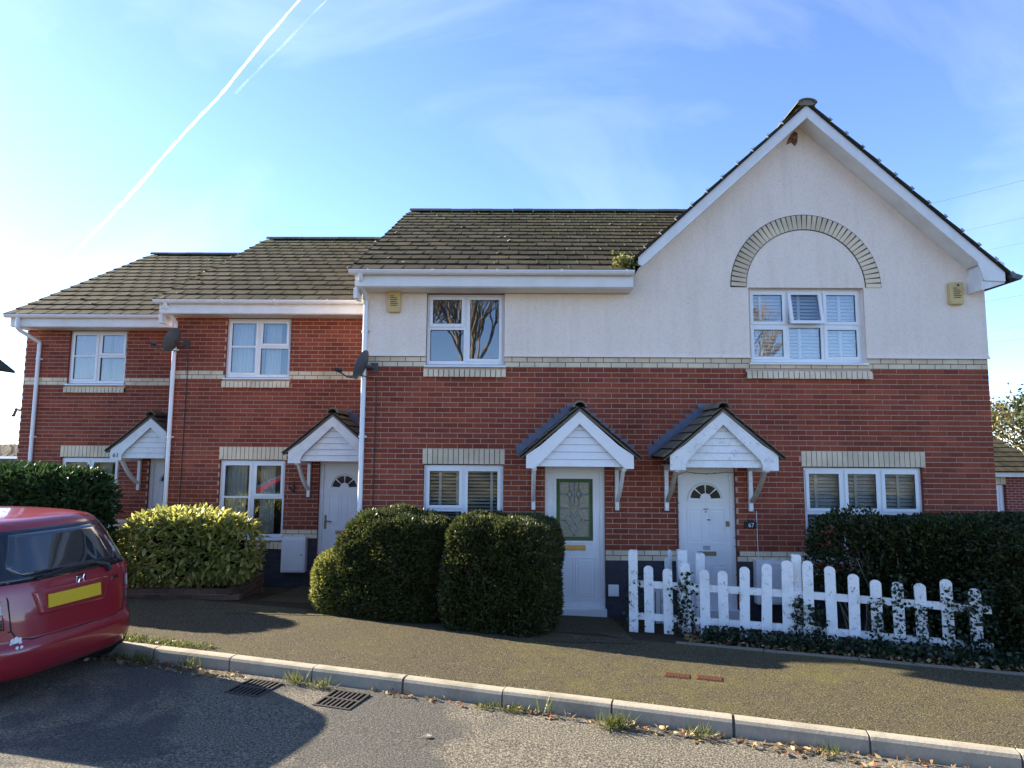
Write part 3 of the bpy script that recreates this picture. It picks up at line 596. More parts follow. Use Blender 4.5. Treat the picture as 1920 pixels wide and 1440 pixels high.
def door(house, x0, x1, z0, z1, Y, style):
    y = Y+.05; f = .065; mb = MB()
    mb.box(x0, x0+f, y, y+.07, z0, z1).box(x1-f, x1, y, y+.07, z0, z1).box(x0+f, x1-f, y, y+.07, z1-f, z1)
    d = mb.build('door', 'upvc', house)
    a, b_ = x0+f, x1-f; c, t = z0+.09, z1-f; yl = y+.025; m = (a+b_)/2
    MB().box(x0-.01, x1+.01, Y-.05, y+.069, z0-.06, z0+.0885).build('threshold', 'upvc', d)
    if style == 'glazed':
        g0, g1, gz0, gz1 = m-.265, m+.265, 1.09, 1.975
        le = MB().box(a, g0, yl, yl+.045, c, t).box(g1, b_, yl, yl+.045, c, t).box(g0, g1, yl, yl+.045, c, gz0).box(g0, g1, yl, yl+.045, gz1, t).build('leaf', 'upvc', d)
        tr = MB()
        for p, q, r2, s_ in ((g0-.03,g1+.03,gz0-.03,gz0),(g0-.03,g1+.03,gz1,gz1+.03),(g0-.03,g0,gz0,gz1),(g1,g1+.03,gz0,gz1)): tr.box(p, q, yl-.012, yl-.0005, r2, s_)
        tr.build('glazing_trim', 'upvc', d)
        MB().box(g0, g1, yl+.02, yl+.028, gz0, gz1).build('pane', 'obscure_glass', d)
        gb = MB(); e = .05; yy = yl+.012
        gb.box(g0, g1, yy, yy+.006, gz1-e, gz1).box(g0, g1, yy, yy+.006, gz0, gz0+e).box(g0, g0+e, yy, yy+.006, gz0+e, gz1-e).box(g1-e, g1, yy, yy+.006, gz0+e, gz1-e); gb.build('green_border', 'green_glass', d)
        ld = MB()
        def lead(p, q, w_=.005): ld.tube([(m+p[0], yy-.003, p[1]), (m+q[0], yy-.003, q[1])], w_, 5)
        for xx in (-.215, .215): lead((xx, gz0), (xx, gz1), .004)
        for zz in (gz0+.05, gz1-.05): lead((-.265, zz), (.265, zz), .004)
        lead((0, gz0+.05), (0, 1.20)); lead((0, 1.62), (0, gz1-.05))
        for xx in (-.065, .065): lead((xx, 1.82), (xx, gz1-.05)); lead((xx, 1.82), (xx*1.6, 1.75)); lead((xx, 1.82), (xx*.4, 1.75)); lead((xx*1.6, 1.75), (xx, 1.68)); lead((xx*.4, 1.75), (xx, 1.68)); lead((xx, 1.68), (xx, 1.58))
        for zz in (1.75, 1.55, 1.38): lead((-.215, zz), (-.09, zz)); lead((.09, zz), (.215, zz))
        ld.build('leading', 'lead', d)
        bev = MB()
        for (ux, uz), hw, hh in (((0, 1.53), .065, .10), ((-.065, 1.385), .065, .085), ((.065, 1.385), .065, .085), ((0, 1.27), .065, .085)):
            P = [(m+ux, uz+hh), (m+ux+hw, uz), (m+ux, uz-hh), (m+ux-hw, uz)]
            for i in range(4): bev.tube([(P[i][0], yy-.004, P[i][1]), (P[(i+1) % 4][0], yy-.004, P[(i+1) % 4][1])], .009, 6)
        bev.build('bevelled_glass', 'pale_glass', d)
        for s in (-1, 1):
            panel(d, m+s*.155, .145, c+.10, .86, yl)
        MB().box(m-.155, m+.155, yl-.014, yl-.0005, .955, 1.03).build('letterbox', 'brass', d, bevel=.006)
    else:
        MB().box(a, b_, yl, yl+.045, c, t).build('leaf', 'upvc', d)
        zc = 1.70; r1 = .245                 # sunburst fanlight
        for k in range(4):
            t0, t1 = math.pi*k/4+.055, math.pi*(k+1)/4-.055; P = [(m+.085*math.cos(t0), zc+.085*math.sin(t0))] + [(m+.215*math.cos(u), zc+.2*math.sin(u)) for u in np.linspace(t0, t1, 7)] + [(m+.085*math.cos(t1), zc+.085*math.sin(t1))]
            MB().prism(P, yl-.004, yl-.001).build('pane', 'fan_glass', d)
        tr = MB(); arc = [(m+r1*math.cos(u), zc+.228*math.sin(u)) for u in np.linspace(0, math.pi, 17)]
        for i in range(16): tr.tube([(arc[i][0], yl-.006, arc[i][1]), (arc[i+1][0], yl-.006, arc[i+1][1])], .014, 6)
        tr.box(m-r1-.02, m+r1+.02, yl-.016, yl-.0005, zc-.045, zc-.012)
        arc = [(m+.075*math.cos(u), zc+.07*math.sin(u)) for u in np.linspace(0, math.pi, 9)]; tr.prism(arc, yl-.012, yl-.0005); tr.build('fanlight_trim', 'upvc', d)
        for s in (-1, 1): panel(d, m+s*.16, .115, 1.06, 1.57, yl); panel(d, m+s*.16, .115, .30, .78, yl)
        MB().box(m-.135, m+.135, yl-.014, yl-.0005, .895, .955).build('letterbox', 'old_brass' if style == 'fan67' else 'brass', d, bevel=.005)
        if style == 'fan67':
            MB().box(m-.03, m+.03, yl-.01, yl-.0005, 1.545, 1.562).build('number_plate', 'old_brass', d)
            MB().tube([(m, yl-.012, 1.515), (m, yl-.0005, 1.515)], .010, 8).build('spyhole', 'dark_grey', d)
            MB().box(m-.05, m+.05, yl-.004, yl-.0005, .975, 1.035).build('notice', 'notice_paper', d)
            MB().box(b_-.06, b_-.015, yl-.02, yl-.0005, 1.31, 1.385).build('lock', 'old_brass', d, bevel=.006)
            MB().box(m+.02, m+.06, yl-.02, yl-.0005, 1.395, 1.41).build('knocker', 'dark_grey', d)
    if style != 'fan67':
        hx = a+.05; s = 1
        h = MB().box(hx-.017, hx+.017, yl-.012, yl-.0005, .98, 1.22); h.tube([(hx, yl-.012, 1.12), (hx, yl-.05, 1.12), (hx+s*.12, yl-.05, 1.115)], .010, 8)
        h.build('handle', 'chrome' if style == 'glazed' else 'old_brass', d)
    return d
def panel(d, cx, hw, z0, z1, yl):        # raised and fielded door panel
    q = MB(); e = .018
    q.box(cx-hw, cx+hw, yl-.006, yl-.0003, z0, z0+e).box(cx-hw, cx+hw, yl-.006, yl-.0003, z1-e, z1).box(cx-hw, cx-hw+e, yl-.006, yl-.0003, z0+e, z1-e).box(cx+hw-e, cx+hw, yl-.006, yl-.0003, z0+e, z1-e)
    q.box(cx-hw+.045, cx+hw-.045, yl-.005, yl-.0003, z0+.045, z1-.045); q.build('panel', 'upvc', d, bevel=.003)
paint('green_glass', (.03, .10, .03), .12, .5, .3, (.06, .14, .03), 8); paint('pale_glass', (.30, .29, .23), .08, .6, .4, (.65, .62, .5), 20); paint('fan_glass', (.035, .037, .034), .08, .5, .3, (.10, .095, .085), 6); paint('notice_paper', (.35, .38, .43), .7, .2, .6, (.6, .62, .65), 40)

def side_walls(house, Y, xl, xr, upper=None, depth=8.4, left=True):
    for x, nm in ((xl, 'side_wall'), (xr, 'side_wall')):
        s = .22 if x == xl else -.22
        mb = MB().box(min(x, x+s)+.001, max(x, x+s)-.001, Y+.25, Y+depth, -.3, 3.75); mb.box(min(x, x+s)+.001, max(x, x+s)-.001, Y+.25, Y+depth, 3.751, 4.72, 1)
        z = lambda y: 4.88 + min(y-Y+.42, 2*4.62-(y-Y+.42))*2.62/4.62
        mb.prismx([(Y+.25, 4.721), (Y+8.0, 4.721), (Y+8.2, 4.86), (Y+4.2, 7.46), (Y+.25, 5.2)], min(x, x+s)+.001, max(x, x+s)-.001, 1)
        mb.box(min(x, x+s)+.002, max(x, x+s)-.002, Y+.011, Y+.249, -.3, 3.75); mb.box(min(x, x+s)+.002, max(x, x+s)-.002, Y+.011, Y+.249, 3.751, 4.70, 1)
        mb.build(nm, ['flank_brick', upper or 'flank_brick'], house)
    MB().box(xl+.23, xr-.23, Y+8.1, Y+8.3, -.3, 4.7).build('back_wall', 'flank_brick', house)

def house_a(wc, Y, xl, xr, label, style, up, low, porch_style, door_style, blind_up, blind_low, clip=None, render=False, roof_xl=None, phase=0.0, tile_right=None):
    h = thing('terraced_house', (xl, Y, 0), label, 'house', 'houses of the terrace')
    pc = wc+1.615; x0, x1 = wc-.58, wc+.58
    ops = [(x0, x1, 3.625, 4.70), (x0, x1, .80, 2.175), (pc-.435, pc+.435, .0, 2.175)]
    sold = [(x0-.02, x1+.02, 2.175, 2.40)]; sill = [(x0-.03, x1+.03, 3.45, 3.585), (x0-.02, x1+.02, .65, .785)]
    k = (lambda c: 'blue' if c < 11 else 'cream' if c < 13 else 'red' if c < 48 else 'cream' if c < 50 else (None if render else 'red'))
    front_wall(h, Y, xl, xr, ops, 4.70, k, sold, sill, phase, 'right' if render else None)
    if render:
        r = Y-.016
        for a, b_, c, d in ((xl-.002, x0, 3.752, 4.70), (x1, xr, 3.752, 4.70)):
            q = MB().add([(a,r-.02,c),(b_,r-.02,c),(b_,r,c+.05),(a,r,c+.05),(b_,r,d),(a,r,d),(a,Y+.008,c),(b_,Y+.008,c),(a,Y+.008,d),(b_,Y+.008,d)], [(0,1,2,3),(3,2,4,5),(1,0,6,7),(0,3,5,8,6),(2,1,7,9,4)]); q.build('render_panel', 'render', h)
    side_walls(h, Y, xl, xr, 'render' if render else None)
    window(h, x0, x1, 3.64, 4.70, Y, up, True, blind_up)
    window(h, x0, x1, .835, 2.16, Y, low, True, blind_low)
    door(h, pc-.432, pc+.432, .07, 2.17, Y, door_style)
    porch(h, pc, Y, porch_style)
    main_roof(h, Y, (roof_xl if roof_xl is not None else xl-.13), xr if tile_right is None else tile_right, clip)
    gutter(h, Y, xl-.12, xr)
    return h
L_left = [(0,.5,.52,1,'s'), (0,.5,0,.52,'f'), (.5,1,0,1,'s')]              # number 65: vent over fixed light, full casement
L_bar = [(0,.5,0,1,'b'), (.5,1,.52,1,'s'), (.5,1,0,.52,'f')]               # 61 and 63
H61 = house_a(-8.47, 3.2, -9.93, -6.26, 'red brick end house on the far left with dark laurel hedge', 0, L_bar, L_bar, 'old', 'fan63', 'pink', 'curtain')
H63 = house_a(-4.69, 1.9, -6.25, -2.34, 'red brick middle house behind the yellow green bush, between downpipes', 0, L_bar, L_bar, 'old', 'fan63', 'curtain', 'curtain')
valley = lambda v: max(1.64, 1.50 + v*.535)
H65 = house_a(-.81, 0, -2.33, 1.62, 'brick and white rendered house with glazed white door behind clipped hedge', 0, L_left, L_left, 'clean', 'glazed', None, 'venetian', clip=valley, render=True, tile_right=4.3)
downpipe(H65, -2.29, 0, 4.58, (-2.29, 0)); downpipe(H63, -6.17, 1.9, 4.58, (-6.17, 0)); downpipe(H61, -9.62, 3.2, 4.42, (-9.80, 0))
# pale corner post under the eaves of 65 and 63
for h, x, Y in ((H65, -2.345, 0), (H63, -6.265, 1.9)):
    MB().box(x-.06, x-.003, Y-.33, Y-.02, 4.55, 4.70).build('eaves_box', 'fascia_paint', h)

# number 67: gabled front
H67 = thing('terraced_house', (1.65, 0, 0), 'brick and white rendered house with big gable and arch above the window', 'house', 'houses of the terrace')
xl, xr = 1.62, 6.835
ops = [(3.38, 5.075, 3.655, 4.805), (4.095, 5.80, .80, 2.175), (2.285, 3.115, 0, 2.175)]
front_wall(H67, 0, xl, xr, ops, 3.752, lambda c: 'blue' if c < 11 else 'cream' if c < 13 else 'red' if c < 48 else 'cream', [(4.07, 5.85, 2.175, 2.40)], [(3.31, 5.135, 3.45, 3.585), (4.08, 5.83, .65, .785)], phase=.0, share='left')
GX, GZ, GS = 4.205, 7.49, .922
def gz_at(x): return GZ - abs(x-GX)*GS
# rendered gable with window opening
r = -.016; q = MB(); ac = 4.2275+.0; wx0, wx1 = 3.38, 5.075
q.prism([(xl, 3.80), (wx0, 3.80), (wx0, 4.805), (wx0, gz_at(wx0)-.08), (xl, gz_at(xl)-.08)], r, .008)
q.prism([(wx1, 3.80), (xr+.012, 3.80), (xr+.012, gz_at(xr)-.08), (wx1, gz_at(wx1)-.08), (wx1, 4.805)], r, .008)
q.prism([(wx0, 4.805), (wx1, 4.805), (wx1, gz_at(wx1)-.08), (GX, GZ-.08), (wx0, gz_at(wx0)-.08)], r, .008)
for a, b_ in ((xl, wx0), (wx1, xr+.02)): q.add([(a,r-.02,3.752),(b_,r-.02,3.752),(b_,r,3.80),(a,r,3.80),(a,.008,3.752),(b_,.008,3.752),(b_,.008,3.80),(a,.008,3.80)], [(0,1,2,3),(1,0,4,5),(0,3,7,4),(2,1,5,6)])
d = .24
e = .006; q.quad((wx0+e,r,3.65),(wx0+e,r,4.80),(wx0+e,d,4.80),(wx0+e,d,3.65)).quad((wx1-e,r,4.80),(wx1-e,r,3.65),(wx1-e,d,3.65),(wx1-e,d,4.80)).quad((wx0,r,4.799),(wx1,r,4.799),(wx1,d,4.799),(wx0,d,4.799))
gable = q.build('gable_wall', 'render', H67)
# brick arch of voussoirs, with its recessed joint and slightly recessed tympanum
ax, az, ri, ro = 4.2275, 4.81, .885, 1.10; n = 43
V = MB(); st = [(ax+rr*math.cos(t), az+rr*math.sin(t)) for rr in (ri-.012, ro+.012) for t in np.linspace(0, math.pi, 49)]
V.add([(x, r-.004, z) for x, z in st] + [(x, r+.003, z) for x, z in st], [f for i in range(48) for f in ((i, i+49, i+50, i+1), (i+49, i+49+98, i+50+98, i+50), (i+1, i+1+98, i+98, i))]); V.build('arch_mortar', 'dark_mortar', gable)
for i in range(n):
    t0, t1 = math.pi*i/n, math.pi*(i+1)/n; e = .0045
    P = [(ax+ri*math.cos(t0)+e*math.sin(t0)*.6, az+ri*math.sin(t0)), (ax+ro*math.cos(t0), az+ro*math.sin(t0)), (ax+ro*math.cos(t1-.021), az+ro*math.sin(t1-.021)), (ax+ri*math.cos(t1-.010), az+ri*math.sin(t1-.010))]
    MB().prism(P, r-.013-random.uniform(0,.003), r-.0045).build('brick', 'cream_brick', gable)
window(H67, 3.385, 5.07, 3.70, 4.80, 0, [(0,.333,.5,1,'s'), (0,.333,0,.5,'s'), (.333,.667,.5,1,'o'), (.333,.667,0,.5,'f'), (.667,1,.5,1,'s'), (.667,1,0,.5,'s')], True, 'shutter', depth=.07)
window(H67, 4.10, 5.795, .835, 2.16, 0, [(0,.333,.52,1,'s'), (0,.333,0,.52,'f'), (.333,.667,.52,1,'s'), (.333,.667,0,.52,'f'), (.667,1,.52,1,'s'), (.667,1,0,.52,'f')], True, 'shutter')
door(H67, 2.29, 3.11, .07, 2.17, 0, 'fan67'); porch(H67, 2.715, 0, 'flaky')
for x, s in ((xr, -.22),):
    MB().box(min(x,x+s)+.001, max(x,x+s)-.001, .011, 8.4, -.3, 4.75).build('side_wall', 'flank_brick', H67)
MB().box(1.85, 6.6, 8.1, 8.3, -.3, 4.7).build('back_wall', 'flank_brick', H67)
# gable roof: deck, barge boards, soffit, verge tiles with clips
yb = -.30; L_end, R_end = 1.70, 6.86; roof = MB()
for s, xe in ((-1, L_end), (1, 7.02)):
    ze = gz_at(xe)
    roof.add([(GX, yb+.02, GZ+.0), (xe, yb+.02, ze), (xe, 8.6, ze), (GX, 8.6, GZ), (GX, yb+.02, GZ-.05), (xe, yb+.02, ze-.05), (xe, 8.6, ze-.05), (GX, 8.6, GZ-.05)], [(0,1,2,3) if s < 0 else (3,2,1,0), (4,7,6,5) if s < 0 else (5,6,7,4), (1,5,6,2) if s < 0 else (2,6,5,1)])
roof = roof.build('roof', 'deck', H67)
bargep = {-1: [(GX, GZ-.01), (GX, GZ-.205), (L_end+.06, gz_at(L_end+.06)-.195), (L_end, gz_at(L_end)-.12), (L_end, gz_at(L_end)-.01)],
          1: [(GX, GZ-.205), (GX, GZ-.01), (6.60, gz_at(6.60)-.01), (6.93, gz_at(6.60)-.235), (6.93, 4.83), (6.60, 4.985-.10), (6.52, gz_at(6.52)-.21)]}
for s in (-1, 1):
    P = bargep[s]
    if s == 1: P = [(GX, GZ-.205), (6.56, gz_at(6.56)-.205), (6.63, 4.845), (6.93, 4.83), (6.93, 5.10), (6.68, gz_at(6.68)+.02), (GX, GZ-.01)]
    MB().prism(P, yb-.02-.001*s, yb).build('barge_board', 'fascia_paint', roof)
    xe = L_end if s < 0 else 6.60
    q = MB(); zo = -.19
    q.add([(GX, yb+.001, GZ+zo), (xe, yb+.001, gz_at(xe)+zo), (xe, r-.002, gz_at(xe)+zo), (GX, r-.002, GZ+zo), (GX, yb+.001, GZ+zo+.012), (xe, yb+.001, gz_at(xe)+zo+.012), (xe, r-.002, gz_at(xe)+zo+.012), (GX, r-.002, GZ+zo+.012)], [(0,3,2,1),(4,5,6,7),(0,1,5,4),(2,3,7,6)]).build('soffit', 'fascia_paint', roof)
# boxed eaves end at the right
MB().prism([(6.63, 4.72), (6.93, 4.81), (6.93, 5.08), (6.63, 5.13)], yb+.001, r-.004).build('eaves_box', 'fascia_paint', roof)
MB().box(6.60, 6.64, yb+.001, r-.005, 4.712, 4.97).build('eaves_box', 'fascia_paint', roof)
g41 = math.atan(GS); gt = .308; rest = MB()
gtile_me = solo_mesh('tile', MB().add([(0,-.1485,0),(0,.1485,0),(-.38,.1485,.012),(-.38,-.1485,.012),(0,-.1485,.034),(0,.1485,.034),(-.38,.1485,.022),(-.38,-.1485,.022)], [(0,1,2,3),(7,6,5,4),(4,5,1,0),(5,6,2,1),(6,7,3,2),(7,4,0,3)]), 'roof_tile')
clip_me = solo_mesh('clip', MB().box(-.05, .0, -.008, .008, .034, .042).box(-.008, 0, -.008, .008, .0, .042), 'alloy')
for s in (-1, 1):
    xe = 1.58 if s < 0 else 7.02; run = abs(xe-GX)/math.cos(g41); nc = int(run/gt-.15)
    for c in range(nc+1):
        v = c*gt; px = xe - s*v*math.cos(g41); pz = gz_at(xe) + v*math.sin(g41)
        sc = min(1, (run-v+.03)/.38)
        for k in range(29):
            py = yb-.05+.1485+k*.299
            if k < 2:
                o = inst('tile', gtile_me, roof, (px, py, pz+.004+random.uniform(0,.006)), (s*sc, 1, 1), (random.uniform(-.01,.01), s*(g41-.01+random.uniform(-.012,.012)), 0))
            elif s > 0 or py > (pz-4.925)/2.62*4.62-.5:
                ca, sa = math.cos(g41), math.sin(g41); P = []
                for vx, vy, vz in gtile_me.vertices[0].co[:], gtile_me.vertices[1].co[:], gtile_me.vertices[2].co[:], gtile_me.vertices[3].co[:], gtile_me.vertices[4].co[:], gtile_me.vertices[5].co[:], gtile_me.vertices[6].co[:], gtile_me.vertices[7].co[:]:
                    P.append((px+s*(vx*sc*ca+vz*sa), py+vy, pz+.004-vx*sc*sa+vz*ca))
                rest.add(P, [(0,1,2,3),(7,6,5,4),(4,5,1,0),(5,6,2,1),(6,7,3,2),(7,4,0,3)])
        if c < nc: inst('clip', clip_me, roof, (px+s*.004, yb-.052, pz+.005), (s*1.2, 1, 1.2), (0, s*g41, 0))
    MB().add([(GX,yb-.045,GZ-.012),(xe,yb-.045,gz_at(xe)-.012),(xe,yb-.021,gz_at(xe)-.012),(GX,yb-.021,GZ-.012),(GX,yb-.045,GZ+.012),(xe,yb-.045,gz_at(xe)+.012),(xe,yb-.021,gz_at(xe)+.012),(GX,yb-.021,GZ+.012)], [(0,1,2,3),(4,7,6,5),(0,4,5,1),(1,5,6,2),(2,6,7,3),(3,7,4,0)]).build('verge_strip', 'deck', roof)
rest.build('tiling', 'roof_tile', roof, kind='stuff')
MB().add([(7.0,yb-.06,gz_at(7.02)-.02),(7.12,yb-.06,gz_at(7.02)-.045),(7.16,yb-.06,gz_at(7.02)+.01),(6.97,yb-.06,gz_at(7.02)+.07),(7.0,8.5,gz_at(7.02)-.02),(7.12,8.5,gz_at(7.02)-.045),(7.16,8.5,gz_at(7.02)+.01),(6.97,8.5,gz_at(7.02)+.07)], [(0,1,2,3),(7,6,5,4),(0,4,5,1),(1,5,6,2),(2,6,7,3),(3,7,4,0)]).build('gutter', 'dark_grey', roof)
for k in range(19):
    rm = MB(); y0 = yb-.07+k*.45; rm.add([(GX+rr*1.25*math.cos(t), yy, GZ+.005+rr*.62*math.sin(t)) for yy in (y0, y0+.445) for rr in (.115, .09) for t in np.linspace(0, math.pi, 9)],
        [f for i in range(8) for f in ((i,i+1,i+10,i+9),(i,i+18,i+19,i+1),(i+9,i+10,i+28,i+27),(i+18,i+27,i+28,i+19))]); rm.build('ridge_tile', 'porch_tile', roof, smooth=True)
MB().prism([(GX-.13,GZ+.0),(GX,GZ+.09),(GX+.13,GZ+.0),(GX+.06,GZ-.03),(GX-.06,GZ-.03)][::-1], yb-.05, yb-.02).build('ridge_mortar', 'grey_mortar', roof)
# main roof continues behind the gable to the right, out of sight: side slope already covers it
#PART2
# ------------------------------------------------------------------ things fixed to the houses
def alarm(x, z, label, tilt=False):
    t = thing('alarm_box', (x, -.02, z), label, 'alarm box', 'yellow alarm boxes under the eaves')
    MB().prism([(x-.09, z), (x+.09, z), (x+.098, z+.05), (x+.098, z+.33), (x-.098, z+.33), (x-.098, z+.05)], -.085, -.018).build('cover', 'alarm_yellow', t, bevel=.012)
    MB().box(x-.115, x+.115, -.075, -.017, z+.31, z+.345).build('back_plate', 'dark_grey' if not tilt else 'alarm_yellow', t) if not tilt else None
    for i, wd in enumerate((.055, .075, .085, .07, .09, .08)):       # worn lines of small print, not legible
        zz = z+.235-.028*i; MB().box(x-.052, x-.052+wd*(1.25 if i else 1), -.0875, -.0855, zz, zz+.012).build('print_line', 'print_dark', t)
    MB().tube([(x+.02, -.0875, z+.285), (x+.02, -.0855, z+.285)], .02, 10).build('print_mark', 'print_dark', t) if tilt else None
    return t
alarm(-1.87, 4.40, 'yellowed alarm box left of the upper window on the rendered wall')
alarm(6.40, 4.55, 'yellowed alarm box at the right end of the gable wall', True)

def dish(x, y, z, wall, label, drop):
    t = thing('satellite_dish', (wall[0], wall[1], wall[2]), label, 'satellite dish', 'grey satellite dishes on the house corners')
    n = Vector((-.90, .10, .36)).normalized(); u = n.cross(Vector((0,0,1))).normalized(); v = u.cross(n).normalized(); c = Vector((x, y, z))
    V = []; F = []; k = 28
    for sd in (0, .006):
        V.append(c - n*(.06+sd))
        for r_ in (.35, .7, 1.0):
            for i in range(k):
                a = 2*math.pi*i/k; V.append(c + u*.205*r_*math.cos(a) + v*.225*r_*math.sin(a) - n*(.06*(1-r_*r_)+sd))
    m = 1+3*k
    for o_, fl in ((0, 1), (m, -1)):
        for i in range(k):
            j = (i+1) % k; F.append((o_, o_+1+i, o_+1+j)[::fl])
            for q in range(2): F.append((o_+1+q*k+i, o_+1+(q+1)*k+i, o_+1+(q+1)*k+j, o_+1+q*k+j)[::fl])
    for i in range(k): j = (i+1) % k; F.append((1+2*k+i, m+1+2*k+i, m+1+2*k+j, 1+2*k+j))
    d = MB().add(V, F); d.build('reflector', 'dish_grey', t, smooth=True)
    b0 = c - n*.07; tip = c + n*.30 - v*.20
    MB().tube([c - v*.20 - n*.03, c - v*.24 + n*.12, tip], .011, 8).build('arm', 'dark_grey', t)
    MB().tube([tip + n*.03, tip - n*.05 + v*.015], .03, 12).tube([tip - n*.05+v*.015, tip - n*.075+v*.02], .022, 12).build('receiver', 'black_plastic', t)
    MB().tube([b0, (wall[0]-.06, wall[1]-.14, wall[2]), (wall[0], wall[1]-.05, wall[2]-.01)], .02, 8).build('mount', 'dark_grey', t)
    MB().box(wall[0]-.05, wall[0]+.05, wall[1]-.03, wall[1]-.002, wall[2]-.07, wall[2]+.07).build('wall_plate', 'dark_grey', t)
    q = [tip - v*.02, tip + Vector((.16,-.03,-.10)), (wall[0]-.16, wall[1]-.10, wall[2]-.13), (wall[0]+.02, wall[1]-.015, wall[2]-.16), (wall[0]+.035, wall[1]-.012, wall[2]-.4), (wall[0]+.03, wall[1]-.012, drop)]
    MB().tube(q, .007, 6).build('cable', 'black_plastic', t)
dish(-2.30, -.20, 3.60, (-2.14, 0, 3.58), 'grey satellite dish on the corner of the rendered house', .5)
dish(-6.10, 1.62, 4.26, (-5.97, 1.9, 4.22), 'grey satellite dish between the two left red brick houses', .3)

def meter(x0, x1, z0, z1, Y, label):
    t = thing('meter_box', (x0, Y, z0), label, 'meter box', 'white meter boxes at the foot of the walls')
    MB().box(x0, x1, Y-.14, Y-.002, z0, z1).build('case', 'upvc', t, bevel=.008); MB().box(x0+.025, x1-.025, Y-.152, Y-.1405, z0+.025, z1-.03).build('lid', 'upvc', t, bevel=.006)
    MB().tube([(x1-.06, Y-.156, (z0+z1)/2), (x1-.06, Y-.1525, (z0+z1)/2)], .012, 10).build('lock', 'dark_grey', t)
meter(-4.07, -3.66, .27, .86, 1.9, 'white meter box on the dark plinth beside the yellow bush')
meter(3.33, 3.78, .27, .87, 0, 'white meter box behind the picket fence')
t = thing('vent_cover', (1.345, 0, .33), 'small pale square cover low on the plinth by the glazed door', 'vent cover')
MB().box(1.27, 1.42, -.03, -.003, .335, .495).build('plate', 'blind', t, bevel=.006); MB().box(1.285, 1.405, -.036, -.0305, .35, .48).build('lid', 'blind', t, bevel=.004)
q = MB().prism([(4.02, 7.02), (4.10, 7.05), (4.15, 6.99), (4.19, 7.06), (4.20, 7.20), (4.15, 7.235), (4.09, 7.17), (4.05, 7.10)], -.0185, -.0165); q.build('rust_stain', 'rust', gable)
# plaque 67
t = thing('house_number_plaque', (3.305, 0, 1.29), 'small black plaque reading 67 beside the white door', 'plaque')
P = [(3.218, 1.30), (3.392, 1.30), (3.392, 1.385), (3.35, 1.39), (3.335, 1.42), (3.275, 1.42), (3.26, 1.39), (3.218, 1.385)]
MB().prism(P, -.028, -.006).build('plate', 'black_plastic', t, bevel=.004)
m = text_mesh('67', .085); m.materials.append(MATS['sticker']); inst('number', m, t, (3.312, -.031, 1.34), rot=(R(90), 0, 0))
MB().box(3.285, 3.325, -.0305, -.0285, 1.398, 1.406).build('ornament', 'terracotta', t)
# number 61 on its porch
m = text_mesh('61', .115); m.materials.append(MATS['print_dark']); pp = [c for c in H61.children if c.name.startswith('porch')][0]
inst('number', m, pp, (-8.47+1.615-.61, 3.2-.776, 2.225), rot=(R(90), 0, 0))
# iron hook bracket on 63
t = thing('wall_bracket', (-3.94, 1.9, 1.6), 'small black iron bracket on the brick between window and door', 'bracket')
MB().box(-3.955, -3.925, 1.885, 1.897, 1.60, 1.80).build('plate', 'black_plastic', t)
MB().tube([(-3.94, 1.885, 1.63), (-3.95, 1.80, 1.66), (-3.97, 1.74, 1.72), (-3.98, 1.77, 1.78), (-3.96, 1.80, 1.77)], .009, 6).build('hook', 'black_plastic', t)
# security camera on the far left corner
t = thing('security_camera', (-9.93, 3.3, 3.05), 'small dark security camera on the far left house corner', 'camera')
MB().tube([(-9.94, 3.35, 3.10), (-10.08, 3.33, 3.10)], .022, 8).build('arm', 'dark_grey', t); MB().tube([(-10.13, 3.33, 3.12), (-10.07, 3.2, 2.98)], .035, 10).build('housing', 'dark_grey', t)
# fairy lights round the door of 67
t = thing('fairy_lights', (2.27, -.02, .1), 'string of unlit fairy lights round the fanlight door', 'string lights')
path = [(2.265, -.012, .35)] + [(2.265+.006*math.sin(i*2.1), -.012, .35+i*.13) for i in range(1, 14)] + [(2.26+i*.14, -.03-.02*math.sin(i*.5), 2.115-.05*math.sin(math.pi*i/6)) for i in range(1, 6)] + [(3.10+.008*math.sin(i*2.3), -.012, 2.08-i*.13) for i in range(14)]
MB().tube(path, .0045, 5).build('cable', 'print_dark', t)
for i, p in enumerate(path):
    if i % 1 == 0: MB().tube([p, (p[0]+random.choice((-1,1))*.025, p[1]-.008, p[2]+random.uniform(-.01,.012))], .006, 5).build('bulb', 'dark_grey', t)
t = thing('cable', (3.40, 0, .85), 'thin white cable running down the brick beside the number plaque', 'cable')
MB().tube([(3.400, -.008, 1.54), (3.402, -.008, 1.1), (3.408, -.01, .9)], .005, 5).build('lead', 'upvc', t)
# valley weed
def leafgeo(P, D, Wd, L, fold=.25, rng=RNG):
    """diamond leaves: P base points, D unit directions, Wd half widths, L lengths"""
    n = len(P); r = rng.normal(size=(n,3)); S = np.cross(D, r); S /= np.linalg.norm(S, axis=1)[:,None]+1e-9; N = np.cross(S, D)
    L = np.broadcast_to(L, n)[:,None]; Wd = np.broadcast_to(Wd, n)[:,None]
    V = np.empty((n,4,3)); V[:,0] = P; V[:,1] = P + D*L*.45 + S*Wd + N*Wd*fold; V[:,2] = P + D*L; V[:,3] = P + D*L*.45 - S*Wd + N*Wd*fold
    return V.reshape(-1,3), np.arange(n*4).reshape(-1,4)
def snoise(P, f, seed=0):
    r = np.random.default_rng(seed); o = np.zeros(len(P))
    for k in range(5):
        d = r.normal(size=3); d /= np.linalg.norm(d); o += np.sin(P @ d * f * (1+.45*k) + r.uniform(0, 6.3))/(1+.4*k)
    return o/2.6
